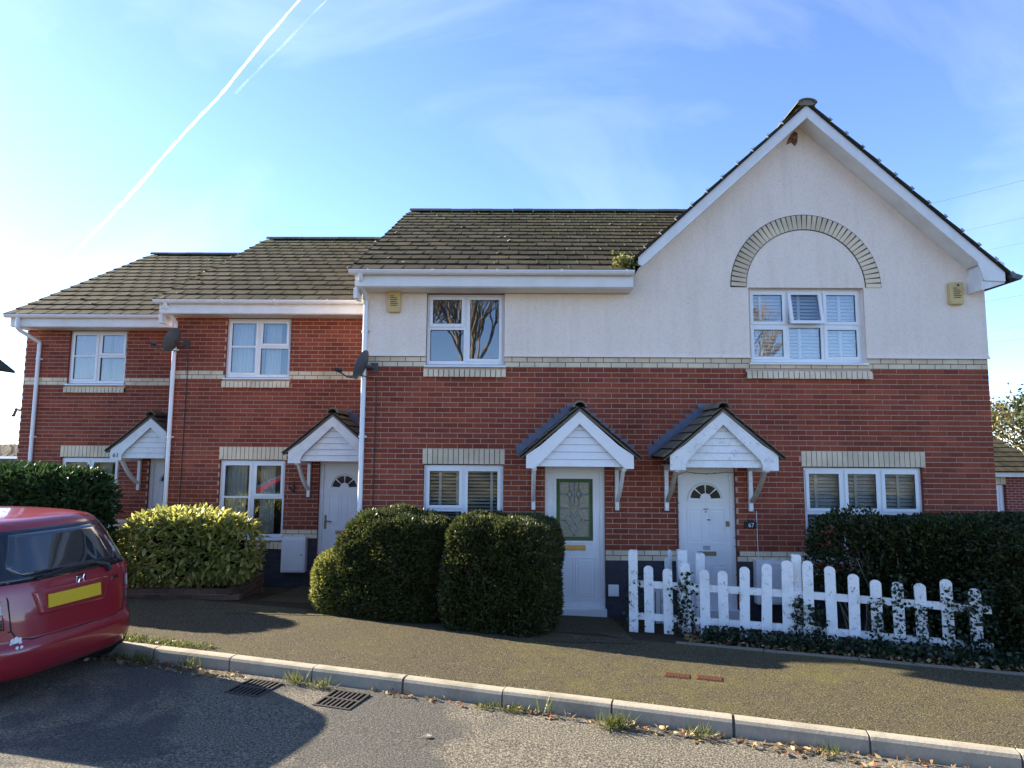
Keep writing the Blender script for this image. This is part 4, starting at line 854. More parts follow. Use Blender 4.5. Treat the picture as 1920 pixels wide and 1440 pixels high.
def blob(n, c, h, e=3.2, amp=.07, f=5, rz=0.0, depth=.14, seed=0, zmin=None):
    r = np.random.default_rng(seed); p = r.uniform(-1,1,(n,3)); ax = r.integers(0,3,n); area = np.array([h[1]*h[2], h[0]*h[2], h[0]*h[1]]); ax = r.choice(3, n, p=area/area.sum())
    p[np.arange(n), ax] = np.sign(p[np.arange(n), ax])
    k = (np.abs(p)**e).sum(1)**(-1/e); p = p*k[:,None]
    N = np.sign(p)*np.abs(p)**(e-1)/np.array(h); N /= np.linalg.norm(N, axis=1)[:,None]
    q = p*np.array(h); s = 1 + amp*snoise(q, f, seed+1) + amp*.6*snoise(q, f*2.7, seed+2) - depth*r.random(n)**2.2
    q = q*s[:,None]; ca, sa = math.cos(rz), math.sin(rz)
    Rm = np.array([[ca,-sa,0],[sa,ca,0],[0,0,1]]); q = q @ Rm.T + np.array(c); N = N @ Rm.T
    if zmin is not None: m_ = q[:,2] > zmin; q, N = q[m_], N[m_]
    return q, N
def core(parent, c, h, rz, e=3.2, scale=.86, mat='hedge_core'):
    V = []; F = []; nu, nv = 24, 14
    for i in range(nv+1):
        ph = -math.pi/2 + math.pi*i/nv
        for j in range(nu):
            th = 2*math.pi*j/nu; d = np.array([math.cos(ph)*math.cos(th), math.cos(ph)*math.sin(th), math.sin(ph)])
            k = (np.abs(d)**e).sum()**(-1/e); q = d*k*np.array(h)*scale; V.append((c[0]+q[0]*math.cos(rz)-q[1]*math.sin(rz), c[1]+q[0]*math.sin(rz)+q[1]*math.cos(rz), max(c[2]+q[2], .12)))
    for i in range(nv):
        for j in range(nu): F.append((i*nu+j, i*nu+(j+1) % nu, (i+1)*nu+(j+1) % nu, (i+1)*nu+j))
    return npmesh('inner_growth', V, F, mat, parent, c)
def shrub(name, label, cat, c, h, n, mat, L, Wd, rz=0, e=3.2, amp=.07, f=5, spread=.8, depth=.14, seed=1, group=None, has_core=True, stems=6, out=.55, zmin=None, sc=.86):
    base = (c[0], c[1], gz(c[0], c[1])); t = thing(name, base, label, cat, group)
    P, N = blob(n, c, h, e, amp, f, rz, depth, seed, zmin if zmin is not None else base[2]+.03)
    D = N*out + RNG.normal(size=P.shape)*spread*.5 + np.array([0,0,.15]); D /= np.linalg.norm(D, axis=1)[:,None]
    V, F = leafgeo(P, D, Wd*RNG.uniform(.7,1.3,len(P)), L*RNG.uniform(.7,1.35,len(P)))
    o = npmesh('foliage', V, F, mat, t, base); tag(o, kind='stuff')
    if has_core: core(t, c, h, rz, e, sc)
    for i in range(stems):
        x = c[0]+random.uniform(-.6,.6)*h[0]; y = c[1]+random.uniform(-.4,.4)*h[1]
        pts = [(x, y, base[2]-.02)]; 
        for k in range(4): pts.append((pts[-1][0]+random.uniform(-.08,.08), pts[-1][1]+random.uniform(-.08,.08), pts[-1][2]+h[2]*.4))
        MB().tube(pts, [.016,.013,.010,.007,.004], 5).build('stem', 'bark', t)
    return t
KA = math.atan2(KD.y, KD.x)
# clipped yews in front of 65
shrub('clipped_bush', 'dark square clipped evergreen bush directly left of the glazed door', 'bush', (-.20, -1.20, .845), (.65, .55, .72), 62000, 'yew_leaf', .050, .010, KA, 5.5, .065, 7, depth=.24, seed=3, group='clipped evergreen bushes', sc=.78)
shrub('clipped_bush', 'dark rounded clipped evergreen bush, the longer left one of the pair', 'bush', (-1.54, -.74, .83), (.84, .52, .725), 70000, 'yew_leaf', .050, .010, KA-.05, 3.4, .085, 5.5, depth=.24, seed=8, group='clipped evergreen bushes', sc=.78)
shrub('golden_bush', 'small golden sunlit bush at the left end of the clipped hedge', 'bush', (-2.37, -.52, .60), (.36, .40, .42), 17000, 'gold_leaf', .045, .012, 0, 2.6, .08, 7, seed=12, sc=.8)
# laurel hedge of 61
shrub('laurel_hedge', 'dense dark glossy laurel hedge at the left edge above the red car', 'hedge', (-7.80, .22, 1.15), (2.0, .50, .93), 34000, 'laurel_leaf', .10, .020, KA, 4.5, .03, 5, spread=.9, seed=21, sc=.88)
# looser shrub with red leaf clusters, and the big dark hedge of 67
rs = shrub('red_tipped_shrub', 'loose leggy shrub with red leaf clusters left of the dark hedge', 'shrub', (4.22, -1.10, 1.14), (.56, .40, .50), 7000, 'privet_leaf', .055, .016, 0, 2.4, .14, 6, depth=.5, seed=31, has_core=False, stems=0)
for i in range(22):
    x = 4.35+random.uniform(-.25,.3); y = -1.05+random.uniform(-.2,.15); pts = [(x, y, .12)]; dx, dy = random.uniform(-.16,.12), random.uniform(-.1,.08)
    for k in range(5): pts.append((pts[-1][0]+dx*(.4+.25*k)+random.uniform(-.03,.03), pts[-1][1]+dy+random.uniform(-.03,.03), pts[-1][2]+random.uniform(.17,.27)))
    MB().tube(pts, [.011,.009,.008,.006,.005,.003], 5).build('stem', 'pale_bark', rs)
P = []
for cx, cz in ((3.76,1.46),(3.66,1.02),(3.86,1.04),(3.70,1.30),(3.92,1.22)):
    for i in range(13): P.append((cx+random.gauss(0,.045), -1.42+random.gauss(0,.04), cz+random.gauss(0,.04)))
P = np.array(P); D = RNG.normal(size=P.shape); D /= np.linalg.norm(D,axis=1)[:,None]; V, F = leafgeo(P, D, .014, .045); tag(npmesh('red_leaves', V, F, 'red_leaf', rs, P[0]), kind='stuff')
hd = shrub('dark_hedge', 'tall dense dark green hedge at the right edge behind the picket fence', 'hedge', (6.05, -1.12, .86), (1.62, .62, .74), 60000, 'privet_leaf', .048, .013, 0, 4.5, .065, 6, depth=.2, seed=41, sc=.83)
P1, N1 = blob(52000, (6.22, -2.12, .85), (1.05, .56, .72), 3.6, .08, 6, KA, .22, 43, .15); D = N1*.5+RNG.normal(size=P1.shape)*.45; D /= np.linalg.norm(D,axis=1)[:,None]
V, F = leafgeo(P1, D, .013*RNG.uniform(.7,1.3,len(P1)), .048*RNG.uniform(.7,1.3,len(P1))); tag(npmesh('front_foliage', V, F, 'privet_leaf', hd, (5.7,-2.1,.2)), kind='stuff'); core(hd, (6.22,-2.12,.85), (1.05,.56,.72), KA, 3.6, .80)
# spotted laurel in its brick planter: the largest 280 leaves one by one
c = (-4.97, .48, .87); hh = (1.03, .55, .55)
sb = thing('spotted_laurel', (c[0], c[1], .3), 'yellow green spotted laurel bush with large leaves in a low brick planter', 'bush')
lm = MB(); n = 5
for i in range(n+1):
    t_ = i/n; wd = .5*math.sin(math.pi*min(1, t_*.9+.08))**.8 if i < n else 0; lm.v += [(t_, wd*.46, .10*wd-.16*t_*t_), (t_, 0, -.16*t_*t_), (t_, -wd*.46, .10*wd-.16*t_*t_)]
lm.f = [(3*i, 3*i+1, 3*i+4, 3*i+3) for i in range(n)] + [(3*i+1, 3*i+2, 3*i+5, 3*i+4) for i in range(n)]; lm.m = [0]*len(lm.f)
leaf_me = solo_mesh('leaf', lm, 'spotted_leaf')
P, N = blob(9000, c, hh, 2.8, .10, 4.5, 0, .22, 51, .42)
score = -P[:,1]*1.0 - .3*np.abs(P[:,0]-c[0]); order = np.argsort(-1.0*(N[:,1] < -.1) - RNG.random(len(P))*.9)
big = order[:280]; small = order[280:]
for i in big:
    d = Vector(N[i])*.6 + Vector(RNG.normal(size=3))*.45 + Vector((0,0,-.1)); d.normalize(); up = Vector((0,0,1)) + Vector(N[i])*.5 + Vector(RNG.normal(size=3))*.3
    y_ = up.cross(d).normalized(); z_ = d.cross(y_); Lf = random.uniform(.10, .155); M_ = Matrix((d, y_, z_)).transposed()
    inst('leaf', leaf_me, sb, P[i]+N[i]*.02, (Lf, Lf*.85, Lf), M_.to_euler())
V = []; F = []; lv = np.array(lm.v)
for i in small[:5200]:
    d = Vector(N[i])*.6 + Vector(RNG.normal(size=3))*.5 + Vector((0,0,.1)); d.normalize(); up = Vector((0,0,1)) + Vector(N[i])*.5 + Vector(RNG.normal(size=3))*.3
    y_ = up.cross(d).normalized(); z_ = d.cross(y_); Lf = random.uniform(.08, .14); A = np.array([d*Lf, y_*Lf*.8, z_*Lf]); k = len(V)*0
    V.append(lv @ A + P[i]); 
k = len(lv); FF = np.array(lm.f); F = np.concatenate([FF + i*k for i in range(len(V))]); tag(npmesh('foliage', np.concatenate(V), F, 'spotted_leaf', sb, c), kind='stuff')
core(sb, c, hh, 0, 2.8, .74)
pl = thing('brick_planter', (-4.95, .3, .1), 'low brown brick planter wall under the yellow green bush', 'planter')
bm_ = solo_mesh('brick', MB().box(-.1075, .1075, 0, .10, 0, .065), 'planter_brick')
MB().box(-5.95, -4.12, -.082, .005, .0, .365).box(-4.18, -4.09, .006, 1.1, 0, .365).build('backing', 'grey_mortar', pl)
for cse in range(4):
    z = .10+.075*cse; x = -5.97+(.11 if cse % 2 else 0)
    while x < -4.10: inst('brick', bm_, pl, (x+.1075, -.09+random.uniform(-.004,.004), z)); x += .225
    y = -.07+(.11 if cse % 2 else 0)
    while y < 1.0: inst('brick', bm_, pl, (-4.085+random.uniform(-.003,.003), y+.1075, z), rot=(0,0,R(90))); y += .225
MB().box(-5.85, -4.2, .01, 1.1, .1, .34).build('soil', 'soil', pl)

# ------------------------------------------------------------------ picket fence
fx0, fy0 = 1.42, -1.20; FD = Vector((1, -.28)).normalized(); fa = math.atan2(FD.y, FD.x)
fence = thing('picket_fence', (fx0, fy0, gz(fx0, fy0)), 'weathered white picket fence with round topped pales before the dark hedge', 'fence')
def fpt(x): return Vector((x, fy0 + (x-fx0)*-.28))
def pale(x, top, wd=.118, parent=fence, round_=True, off=0.0, th=.022, name='pale', base=None, lean=0.0, p=None, rot=None):
    p = p if p is not None else fpt(x); z0 = (gz(p.x, p.y)+.01) if base is None else base; hw = wd/2
    prof = [(-hw, z0), (hw, z0), (hw, top-(.045 if round_ else .012))] + ([(hw*math.cos(t), top-.045+.045*math.sin(t)) for t in np.linspace(.25, math.pi-.25, 6)] if round_ else [(hw-.012, top), (-hw+.012, top)]) + [(-hw, top-(.045 if round_ else .012))]
    q = MB().prism([(a, b_-z0) for a, b_ in prof], off-th, off); me = solo_mesh(name, q, 'flaking_paint')
    return inst(name, me, parent, (p.x, p.y, z0), rot=(random.uniform(-.012,.012), lean+random.uniform(-.012,.012), fa if rot is None else rot))
pales = [(1.60,.99),(1.82,.97),(2.02,1.05),(2.23,.98),(2.43,.98),(2.65,1.04),(2.88,1.09),(3.11,1.14),(3.32,1.15),(3.55,1.10),(3.77,1.03),(3.99,.98),(4.20,.97),(4.41,.97),(4.65,1.03),(4.90,.95)]
for i, (x, tp) in enumerate(pales): pale(x, tp, .112 if i != 7 else .125, lean=(.02 if i in (5, 6) else 0))
pale(1.42, 1.17, .105, round_=False, th=.085, name='post', off=.02); pale(3.215, 1.20, .10, round_=False, th=.08, name='post', off=.11)
for zc in (.76, .375):
    q = MB()
    for a, b_ in ((1.40, 3.2), (3.2, 5.05)):
        pa, pb = fpt(a), fpt(b_); nv = Vector((.28, 1)).normalized(); z1 = zc + (.015 if a < 3 else -.02)*0; z2 = zc-(.03 if b_ > 4 else 0)
        q = MB(); A = []
        for (p, z) in ((pa, zc), (pb, z2)):
            for o_, dz in ((.001, -.04), (.001, .04), (.034, .04), (.034, -.04)): A.append((p.x+nv.x*o_, p.y+nv.y*o_, z+dz))
        q.add(A, [(0,1,2,3),(7,6,5,4),(0,4,5,1),(1,5,6,2),(2,6,7,3),(3,7,4,0)]).build('rail', 'flaking_paint', fence)
gate = thing('path_fence', (2.1, -.8, 0), 'short white fence with tall posts running back towards the fanlight door', 'fence')
pale(0, 1.12, .12, gate, False, name='post', th=.09, p=Vector((2.12,-.80)), rot=0); pale(0, 1.085, .115, gate, False, name='post', th=.09, p=Vector((2.32,-.82)), rot=0)
for yy, tp in ((-.55,1.07),(-.32,.93)): pale(0, tp, .085, gate, p=Vector((2.03+.02*yy, yy)), rot=R(55))
for k in range(3): pale(0, .62, .06, gate, p=Vector((1.80+.075*k, -.45)), rot=R(10), th=.018)
MB().box(1.74, 2.06, -.446, -.42, .50, .55).build('rail', 'flaking_paint', gate)
MB().box(2.08, 2.36, -.80, -.77, .70, .77).build('rail', 'flaking_paint', gate)

# ------------------------------------------------------------------ ivy, litter, grass
def along(n, s0, s1, d0, d1, h, rng=RNG):
    s_ = rng.uniform(s0, s1, n); d = rng.uniform(d0, d1, n); P = np.empty((n,3))
    for i in range(n): p = kp(s_[i], d[i]); P[i] = (p.x, p.y, gz(p.x, p.y))
    P[:,2] += rng.random(n)**1.6*h; return P
P = along(7000, 1.55, 5.6, 2.32, 2.85, .15); k = snoise(P, 4, 77) > -.25; P = P[k]
ex = []
for x, tp in [(1.42,.75),(2.02,.75),(1.95,.6),(3.22,.55),(3.4,.45),(3.99,.6),(4.2,.85),(4.41,.55),(4.65,.75),(4.90,.85),(4.8,.7),(5.0,.8)]:
    p = fpt(x)
    for i in range(190): ex.append((p.x+random.gauss(0,.055), p.y-.03+random.gauss(0,.02), gz(p.x,p.y)+random.random()*tp))
P = np.concatenate([P, np.array(ex)]); D = RNG.normal(size=P.shape)*.6 + np.array([.0,-.5,.25]); D /= np.linalg.norm(D,axis=1)[:,None]
V, F = leafgeo(P, D, .020*RNG.uniform(.6,1.3,len(P)), .048*RNG.uniform(.6,1.3,len(P)))
o = npmesh('ivy', V, F, 'ivy_leaf'); tag(o, 'dark trailing ivy along the foot of the picket fence', 'ivy', kind='stuff')
P = along(1500, 1.4, 5.6, 2.24, 2.75, .06); D = RNG.normal(size=P.shape); D[:,2] *= .35; D /= np.linalg.norm(D,axis=1)[:,None]; V, F = leafgeo(P, D, .016*RNG.uniform(.6,1.4,len(P)), .05*RNG.uniform(.6,1.4,len(P)))
o = npmesh('leaf_litter', V, F, 'dead_leaf'); tag(o, 'dead leaves lying among the ivy behind the edging', 'leaves', kind='stuff')
Pl = [along(190, -4.6, -2.5, -.20, -.02, .025), along(60, -1.3, .4, -.10, -.02, .02), along(120, 1.0, 2.4, -.17, -.02, .025), along(130, 2.2, 4.5, -.24, -.02, .03), along(30, .2, 1.2, -.12, -.02, .02)]
P = np.concatenate(Pl); D = RNG.normal(size=P.shape); D[:,2] = np.abs(D[:,2])*.3; D /= np.linalg.norm(D,axis=1)[:,None]; V, F = leafgeo(P, D, .014*RNG.uniform(.5,1.4,len(P)), .052*RNG.uniform(.5,1.4,len(P)), .4)
o = npmesh('leaf_litter', V, F, 'dead_leaf'); tag(o, 'dry brown leaves gathered in the gutter along the kerb', 'leaves', kind='stuff')
lf2 = MB(); lf2.v = [(0,0,0),(.4,.30,.10),(1,0,.04),(.4,-.30,.12),(.5,0,-.02)]; lf2.f = [(0,4,1),(1,4,2),(2,4,3),(3,4,0)]; lf2.m = [0]*4
def fallen(s_, d, col, Lf, label):
    p = kp(s_, d); me = solo_mesh('fallen_leaf', lf2, col); o = bpy.data.objects.new('fallen_leaf', me); COL.objects.link(o); o.location = (p.x, p.y, gz(p.x, p.y)+.012); o.scale = (Lf,)*3; o.rotation_euler = (random.uniform(-.2,.2), random.uniform(-.2,.2), random.uniform(0,6)); tag(o, label, 'leaf', 'single fallen leaves on the road')
fallen(.40, -.14, 'red_leaf', .075, 'single dark red fallen leaf by the kerb right of centre'); fallen(2.15, -.17, 'red_leaf', .09, 'bright red fallen leaf in the gutter near the right corner')
fallen(-.35, -.72, 'pale_leaf', .085, 'lone pale leaf on the open road at the bottom centre')
# grass tufts
for s_, d, n, hgt, lab in ((-4.08,-.09,50,.10,'small grass tuft at the kerb nearest the car'),(-3.75,-.10,110,.13,'broad bright grass tuft at the kerb beside the car'),(-3.22,-.06,60,.15,'thin tall grass tuft at the kerb left of the two drains'),(-1.98,-.09,80,.12,'grass tuft between the two drain grates'),(-1.70,-.10,70,.10,'bright grass tuft touching the right drain grate'),(-.12,-.06,70,.07,'low grass tuft under the kerb joint at centre'),(.10,-.07,80,.07,'low spreading grass tuft right of the centre kerb joint'),(.33,-.05,20,.15,'sparse tall grass stalks at the kerb by the red leaf'),(.93,-.13,170,.14,'largest grass tuft at the kerb right of centre'),(1.55,-.10,60,.12,'straggly grass tuft at the kerb among dry leaves'),(2.45,-.12,40,.10,'small grass tuft at the kerb near the right corner')):
    p = kp(s_, d); P = np.empty((n,3)); P[:,0] = p.x+RNG.normal(size=n)*.055; P[:,1] = p.y+RNG.normal(size=n)*.02; P[:,2] = gz(p.x,p.y)
    D = RNG.normal(size=P.shape)*.45 + np.array([0,-.1,.8]); D /= np.linalg.norm(D,axis=1)[:,None]; V, F = leafgeo(P, D, .0035, hgt*RNG.uniform(.5,1.3,n)); o = npmesh('grass_tuft', V, F, 'grass_blade', origin=(p.x,p.y,gz(p.x,p.y))); tag(o, lab, 'grass', 'grass tufts along the kerb')
P = along(900, -4.6, -3.2, .125, .30, .03); D = RNG.normal(size=P.shape)*.5+np.array([0,0,.7]); D /= np.linalg.norm(D,axis=1)[:,None]; V, F = leafgeo(P, D, .005, .035); tag(npmesh('grass_strip', V, F, 'grass_blade'), 'mossy grass fringe on the pavement edge beside the car', 'grass', kind='stuff')
P = along(700, -2.5, 4.5, .122, .16, .006); D = RNG.normal(size=P.shape)*.6+np.array([0,0,.5]); D /= np.linalg.norm(D,axis=1)[:,None]; V, F = leafgeo(P, D, .004, .016); tag(npmesh('moss_line', V, F, 'grass_blade'), 'moss growing along the joint behind the kerb', 'moss', kind='stuff')
P = np.array([(1.50+random.gauss(0,.07), -.36+random.gauss(0,.03), 5.02+abs(random.gauss(0,.07))) for i in range(420)]); D = RNG.normal(size=P.shape)*.6+np.array([0,0,.4]); D /= np.linalg.norm(D,axis=1)[:,None]; V, F = leafgeo(P, D, .016, .04)
w_ = thing('roof_weed', (1.5,-.36,4.98), 'bright green weed growing where the gutter meets the gable', 'weed'); tag(npmesh('foliage', V, F, 'gold_leaf', w_, (1.5,-.36,5.0)), kind='stuff'); MB().tube([(1.5,-.36,4.95),(1.5,-.36,5.08)], .006, 5).build('stem', 'bark', w_)

# ------------------------------------------------------------------ gratings, covers
for s_, lab in ((-1.37, 'rusty road drain grate, the right one nearer the camera'), (-2.26, 'rusty road drain grate, the left one half in shadow')):
    p = kp(s_, -.30); z = gz(p.x, p.y); t = thing('drain_grate', (p.x, p.y, z), lab, 'drain grate', 'drain grates in the gutter'); t.rotation_euler = (0, 0, KA); W[t] = Vector((0,0,0))
    MB().box(-.165, .165, -.165, .165, -.02, .003).build('pit', 'hedge_core', t)
    fr = MB().box(-.175, .175, -.175, -.155, 0, .012).box(-.175, .175, .155, .175, 0, .012).box(-.175, -.155, -.155, .155, 0, .012).box(.155, .175, -.155, .155, 0, .012).build('frame', 'cast_iron', t)
    for k in range(6): x = -.155+.31*(k+1)/7; MB().box(x-.009, x+.009, -.155, .155, .001, .011).build('bar', 'cast_iron', t)
    MB().box(-.155, .155, -.012, .012, .004, .0125).build('cross_bar', 'cast_iron', t)
for s_, d, lab in ((1.35, 1.0, 'left of two small rust red covers set in the pavement'), (1.635, 1.02, 'right of two small rust red covers set in the pavement')):
    p = kp(s_, d); z = gz(p.x, p.y); t = thing('stopcock_cover', (p.x, p.y, z), lab, 'cover', 'rust red covers in the pavement'); t.rotation_euler = (-.06, 0, KA); W[t] = Vector((0,0,0))
    MB().box(-.115, .115, -.075, .075, -.02, .004).build('lid', 'terracotta', t); q = MB()
    for i in range(8):
        for j in range(5): q.box(-.105+i*.0275, -.088+i*.0275, -.066+j*.028, -.049+j*.028, .004, .012)
    q.build('studs', 'terracotta', t, kind='stuff')

# ------------------------------------------------------------------ the red car (built along +X = rearwards, origin on the ground under the rear bumper)
car = thing('parked_car', (-3.96, -3.36, .27), 'red hatchback parked at the kerb, seen from behind, blank yellow plate', 'car')
car.rotation_euler = (0, 0, R(-13)); W[car] = Vector((0,0,0))
# level: z, rear x, front x, half width, plan exponent
LV = [(.20,-.09,-3.62,.74,5), (.25,-.03,-3.74,.80,5), (.33,.0,-3.80,.825,5), (.44,.0,-3.82,.835,5), (.50,-.012,-3.80,.835,5), (.515,-.045,-3.79,.832,5), (.70,-.065,-3.72,.836,5), (.84,-.09,-3.55,.836,5), (.94,-.11,-3.25,.828,5), (1.0,-.13,-2.95,.80,5), (1.08,-.175,-2.78,.765,5), (1.18,-.235,-2.58,.725,5), (1.28,-.295,-2.38,.685,5), (1.37,-.35,-2.18,.645,4.6), (1.43,-.385,-2.03,.612,4.2), (1.47,-.43,-1.88,.575,3.6), (1.495,-.55,-1.78,.52,3), (1.512,-.80,-1.68,.44,2.6), (1.522,-1.05,-1.60,.30,2.3), (1.525,-1.30,-1.50,.10,2)]
def lv(z):
    for a, b_ in zip(LV, LV[1:]):
        if a[0] <= z <= b_[0]: t_ = (z-a[0])/(b_[0]-a[0]); return [a[i]+(b_[i]-a[i])*t_ for i in range(5)]
    return LV[-1]
def outline(z, th):
    _, xr_, xf, wd, e = lv(z); a = (xr_-xf)/2; cx = (xr_+xf)/2; c_, s_ = math.cos(th), math.sin(th)
    k = (abs(c_)**e + abs(s_)**e)**(-1/e); ex = 5 if True else e
    return (cx + a*c_*k, wd*s_*k, z)
def rear(y, z, off=0.0):
    _, xr_, xf, wd, e = lv(z); a = (xr_-xf)/2; cx = (xr_+xf)/2; ee = e*1.25
    return (cx + a*max(0.0, 1-abs(y/wd)**e)**(1/ee) + off - .10*(y/.83)**2*0, y, z)
def outline2(z, n=64):
    _, xr_, xf, wd, e = lv(z); a = (xr_-xf)/2; cx = (xr_+xf)/2; ee = e*1.25; P = []
    ys = [wd*math.sin(t) for t in np.linspace(-math.pi/2, math.pi/2, n//2+1)]
    for y in ys: P.append((cx + a*max(0.0, 1-abs(y/wd)**e)**(1/ee), y, z))
    for y in ys[::-1][1:-1]: P.append((cx - a*max(0.0, 1-abs(y/wd)**e)**(1/ee), y, z))
    return P
zs = sorted({l[0] for l in LV} | {.315,.43,.54,.66,.78,.89,.97,1.04,1.13,1.23,1.325,1.40,1.45,1.483,1.504}); mb = MB(); n = 64; rings = [outline2(z, n) for z in zs]
mb.v = [p for r_ in rings for p in r_]; mb.f = [(i*n+k, i*n+(k+1) % n, (i+1)*n+(k+1) % n, (i+1)*n+k) for i in range(len(zs)-1) for k in range(n)] + [tuple(range((len(zs)-1)*n, len(zs)*n)), tuple(range(n-1, -1, -1))]; mb.m = [0]*len(mb.f)
body = mb.build('body', 'car_paint', car, origin=(0,0,0), smooth=True); body.data.set_sharp_from_angle(angle=R(60))
def patch(name, yf, z0, z1, mat, off, parent=car, nz_=10, ny=20, thick=.0):
    V = []; F = []
    for i in range(nz_+1):
        z = z0+(z1-z0)*i/nz_; ya, yb_ = yf(z)
        for j in range(ny+1): V.append(rear(ya+(yb_-ya)*j/ny, z, off))
    for i in range(nz_):
        for j in range(ny): F.append((i*(ny+1)+j, i*(ny+1)+j+1, (i+1)*(ny+1)+j+1, (i+1)*(ny+1)+j))
    b0 = len(V); V += [(x-.012, y, z) for x, y, z in V]; m_ = ny+1
    edge = [(0*m_+j) for j in range(ny)] + [i*m_+ny for i in range(nz_)] + [nz_*m_+j for j in range(ny, 0, -1)] + [i*m_ for i in range(nz_, 0, -1)]
    for a, b_ in zip(edge, edge[1:]+edge[:1]): F.append((b_, a, a+b0, b_+b0))
    return npmesh(name, V, F, mat, parent, (0,0,0), True)
wy = lambda z: (-.74+.22*(z-1.0)/.42, .74-.22*(z-1.0)/.42)
patch('rear_window', wy, .985, 1.405, 'car_glass_dark', .004)
iw = lambda z: (lambda m_: (-m_, m_))(.575-.14*(z-1.05)/.32-.10*max(0,(1.13-z)/.08)**2)
patch('window_clear', iw, 1.03, 1.37, 'car_mirror_glass', .0065)
for y0, y1 in ((-.60, .60),): MB().add([rear(y0, 1.437, .0), rear(y1, 1.437, .0), rear(y1*.97, 1.455, .03), rear(y0*.97, 1.455, .03), rear(y0, 1.425, .035), rear(y1, 1.425, .035)], [(0,4,5,1),(4,3,2,5),(0,1,2,3)]).build('spoiler', 'car_paint', car, origin=(0,0,0))
for s in (-1, 1):
    lyf = (lambda z, s=s: tuple(sorted((s*(.60+.03*(z-.62)/.3), s*.815)))) 
    patch('tail_light', lyf, .635, .715, 'lamp_dark', .007); patch('tail_light', lyf, .715, .755, 'lamp_red', .007); patch('tail_light', lyf, .755, .86, 'lamp_clear', .008); patch('tail_light', lambda z, s=s: tuple(sorted((s*(.62+.10*max(0,(z-.86)/.20)), s*.80))), .86, 1.06, 'lamp_red', .008)
# plate recess and plate
patch('plate_recess', lambda z: (-.40+.06*(.895-z)/.2, .36-.06*(.895-z)/.2), .70, .895, 'car_paint', .010)
pz, pyc = .80, -.02
pa = [rear(pyc-.26, pz-.0555, .022), rear(pyc+.26, pz-.0555, .022), rear(pyc+.26, pz+.0555, .036), rear(pyc-.26, pz+.0555, .036)]; xs_ = max(p[0] for p in pa)
pl_ = MB().add([(xs_+.004, y, z) for _, y, z in pa[:2]] + [(xs_-.010, y, z) for _, y, z in pa[2:]] + [(xs_-.012, y, z) for _, y, z in pa[:2]] + [(xs_-.024, y, z) for _, y, z in pa[2:]], [(0,1,2,3),(7,6,5,4),(0,4,5,1),(1,5,6,2),(2,6,7,3),(3,7,4,0)]); pl_.build('number_plate', 'plate_yellow', car, origin=(0,0,0))
# seams: tailgate outline and bumper line
def seam(pts, r_=.006, name='seam'): MB().tube([rear(y, z, .0) for y, z in pts], r_, 6).build(name, 'car_seal', car, origin=(0,0,0))
seam([(-.60, 1.04), (-.575, .86), (-.56, .62), (-.52, .545), (-.40, .520), (0, .516), (.40, .520), (.52, .545), (.56, .62), (.575, .86), (.60, 1.04)])
seam([(-.81, .628), (-.72, .622), (-.565, .615)]); seam([(.81, .628), (.72, .622), (.565, .615)])
# wiper
wp = [rear(.36, .95, .03), rear(.33, 1.005, .035), rear(.20, 1.045, .035), rear(-.10, 1.04, .03), rear(-.32, 1.005, .026)]
MB().tube(wp, [.026,.022,.016,.013,.010], 8).build('wiper', 'black_plastic', car, origin=(0,0,0)); bl = [rear(.16, 1.03, .02), rear(-.12, 1.018, .02), rear(-.36, .995, .02)]; MB().tube(bl, .012, 6).build('wiper_blade', 'black_plastic', car, origin=(0,0,0))
# emblem: rounded frame with the letter H
em = MB(); ey, ez = .06, .925; xo = rear(ey, ez, .006)[0]
fr_ = [(ey+.045*math.copysign(abs(math.cos(t))**.5, math.cos(t))*(1+.12*math.sin(t)), ez+.040*math.copysign(abs(math.sin(t))**.5, math.sin(t))) for t in np.linspace(0, 2*math.pi, 25)]
for a, b_ in zip(fr_, fr_[1:]): em.tube([(xo-.10*(a[1]-ez)*0, *a), (xo, *b_)], .005, 5)
for s in (-1, 1): em.tube([(xo, ey+s*.030, ez+.034), (xo, ey+s*.016, ez), (xo, ey+s*.026, ez-.034)], .007, 6)
em.tube([(xo, ey-.016, ez), (xo, ey+.016, ez)], .007, 6); em.build('emblem', 'chrome', car, origin=(0,0,0))
m = text_mesh('Jazz', .062); m.materials.append(MATS['chrome']); p = rear(.44, .875, .006); o = inst('badge', m, car, p, rot=(R(90), 0, R(90+8)))
# round white sticker on the bumper
q = MB(); sy, sz = -.53, .52
for dy, dz, r_ in ((0,0,.030), (-.024,.022,.017), (.0,.032,.017), (.024,.022,.017), (-.03,-.004,.014), (.028,-.006,.014), (-.014,-.034,.013), (.016,-.034,.013)):
    p = rear(sy+dy, sz+dz, .006); q.tube([(p[0]-.002, p[1], p[2]), (p[0]+.002, p[1], p[2])], r_, 12)
q.build('sticker', 'sticker', car, origin=(0,0,0)); p = rear(sy, sz, .010); MB().box(p[0]-.001, p[0]+.001, sy-.028, sy+.028, sz-.012, sz-.004).build('sticker_stripe', 'black_plastic', car, origin=(0,0,0))
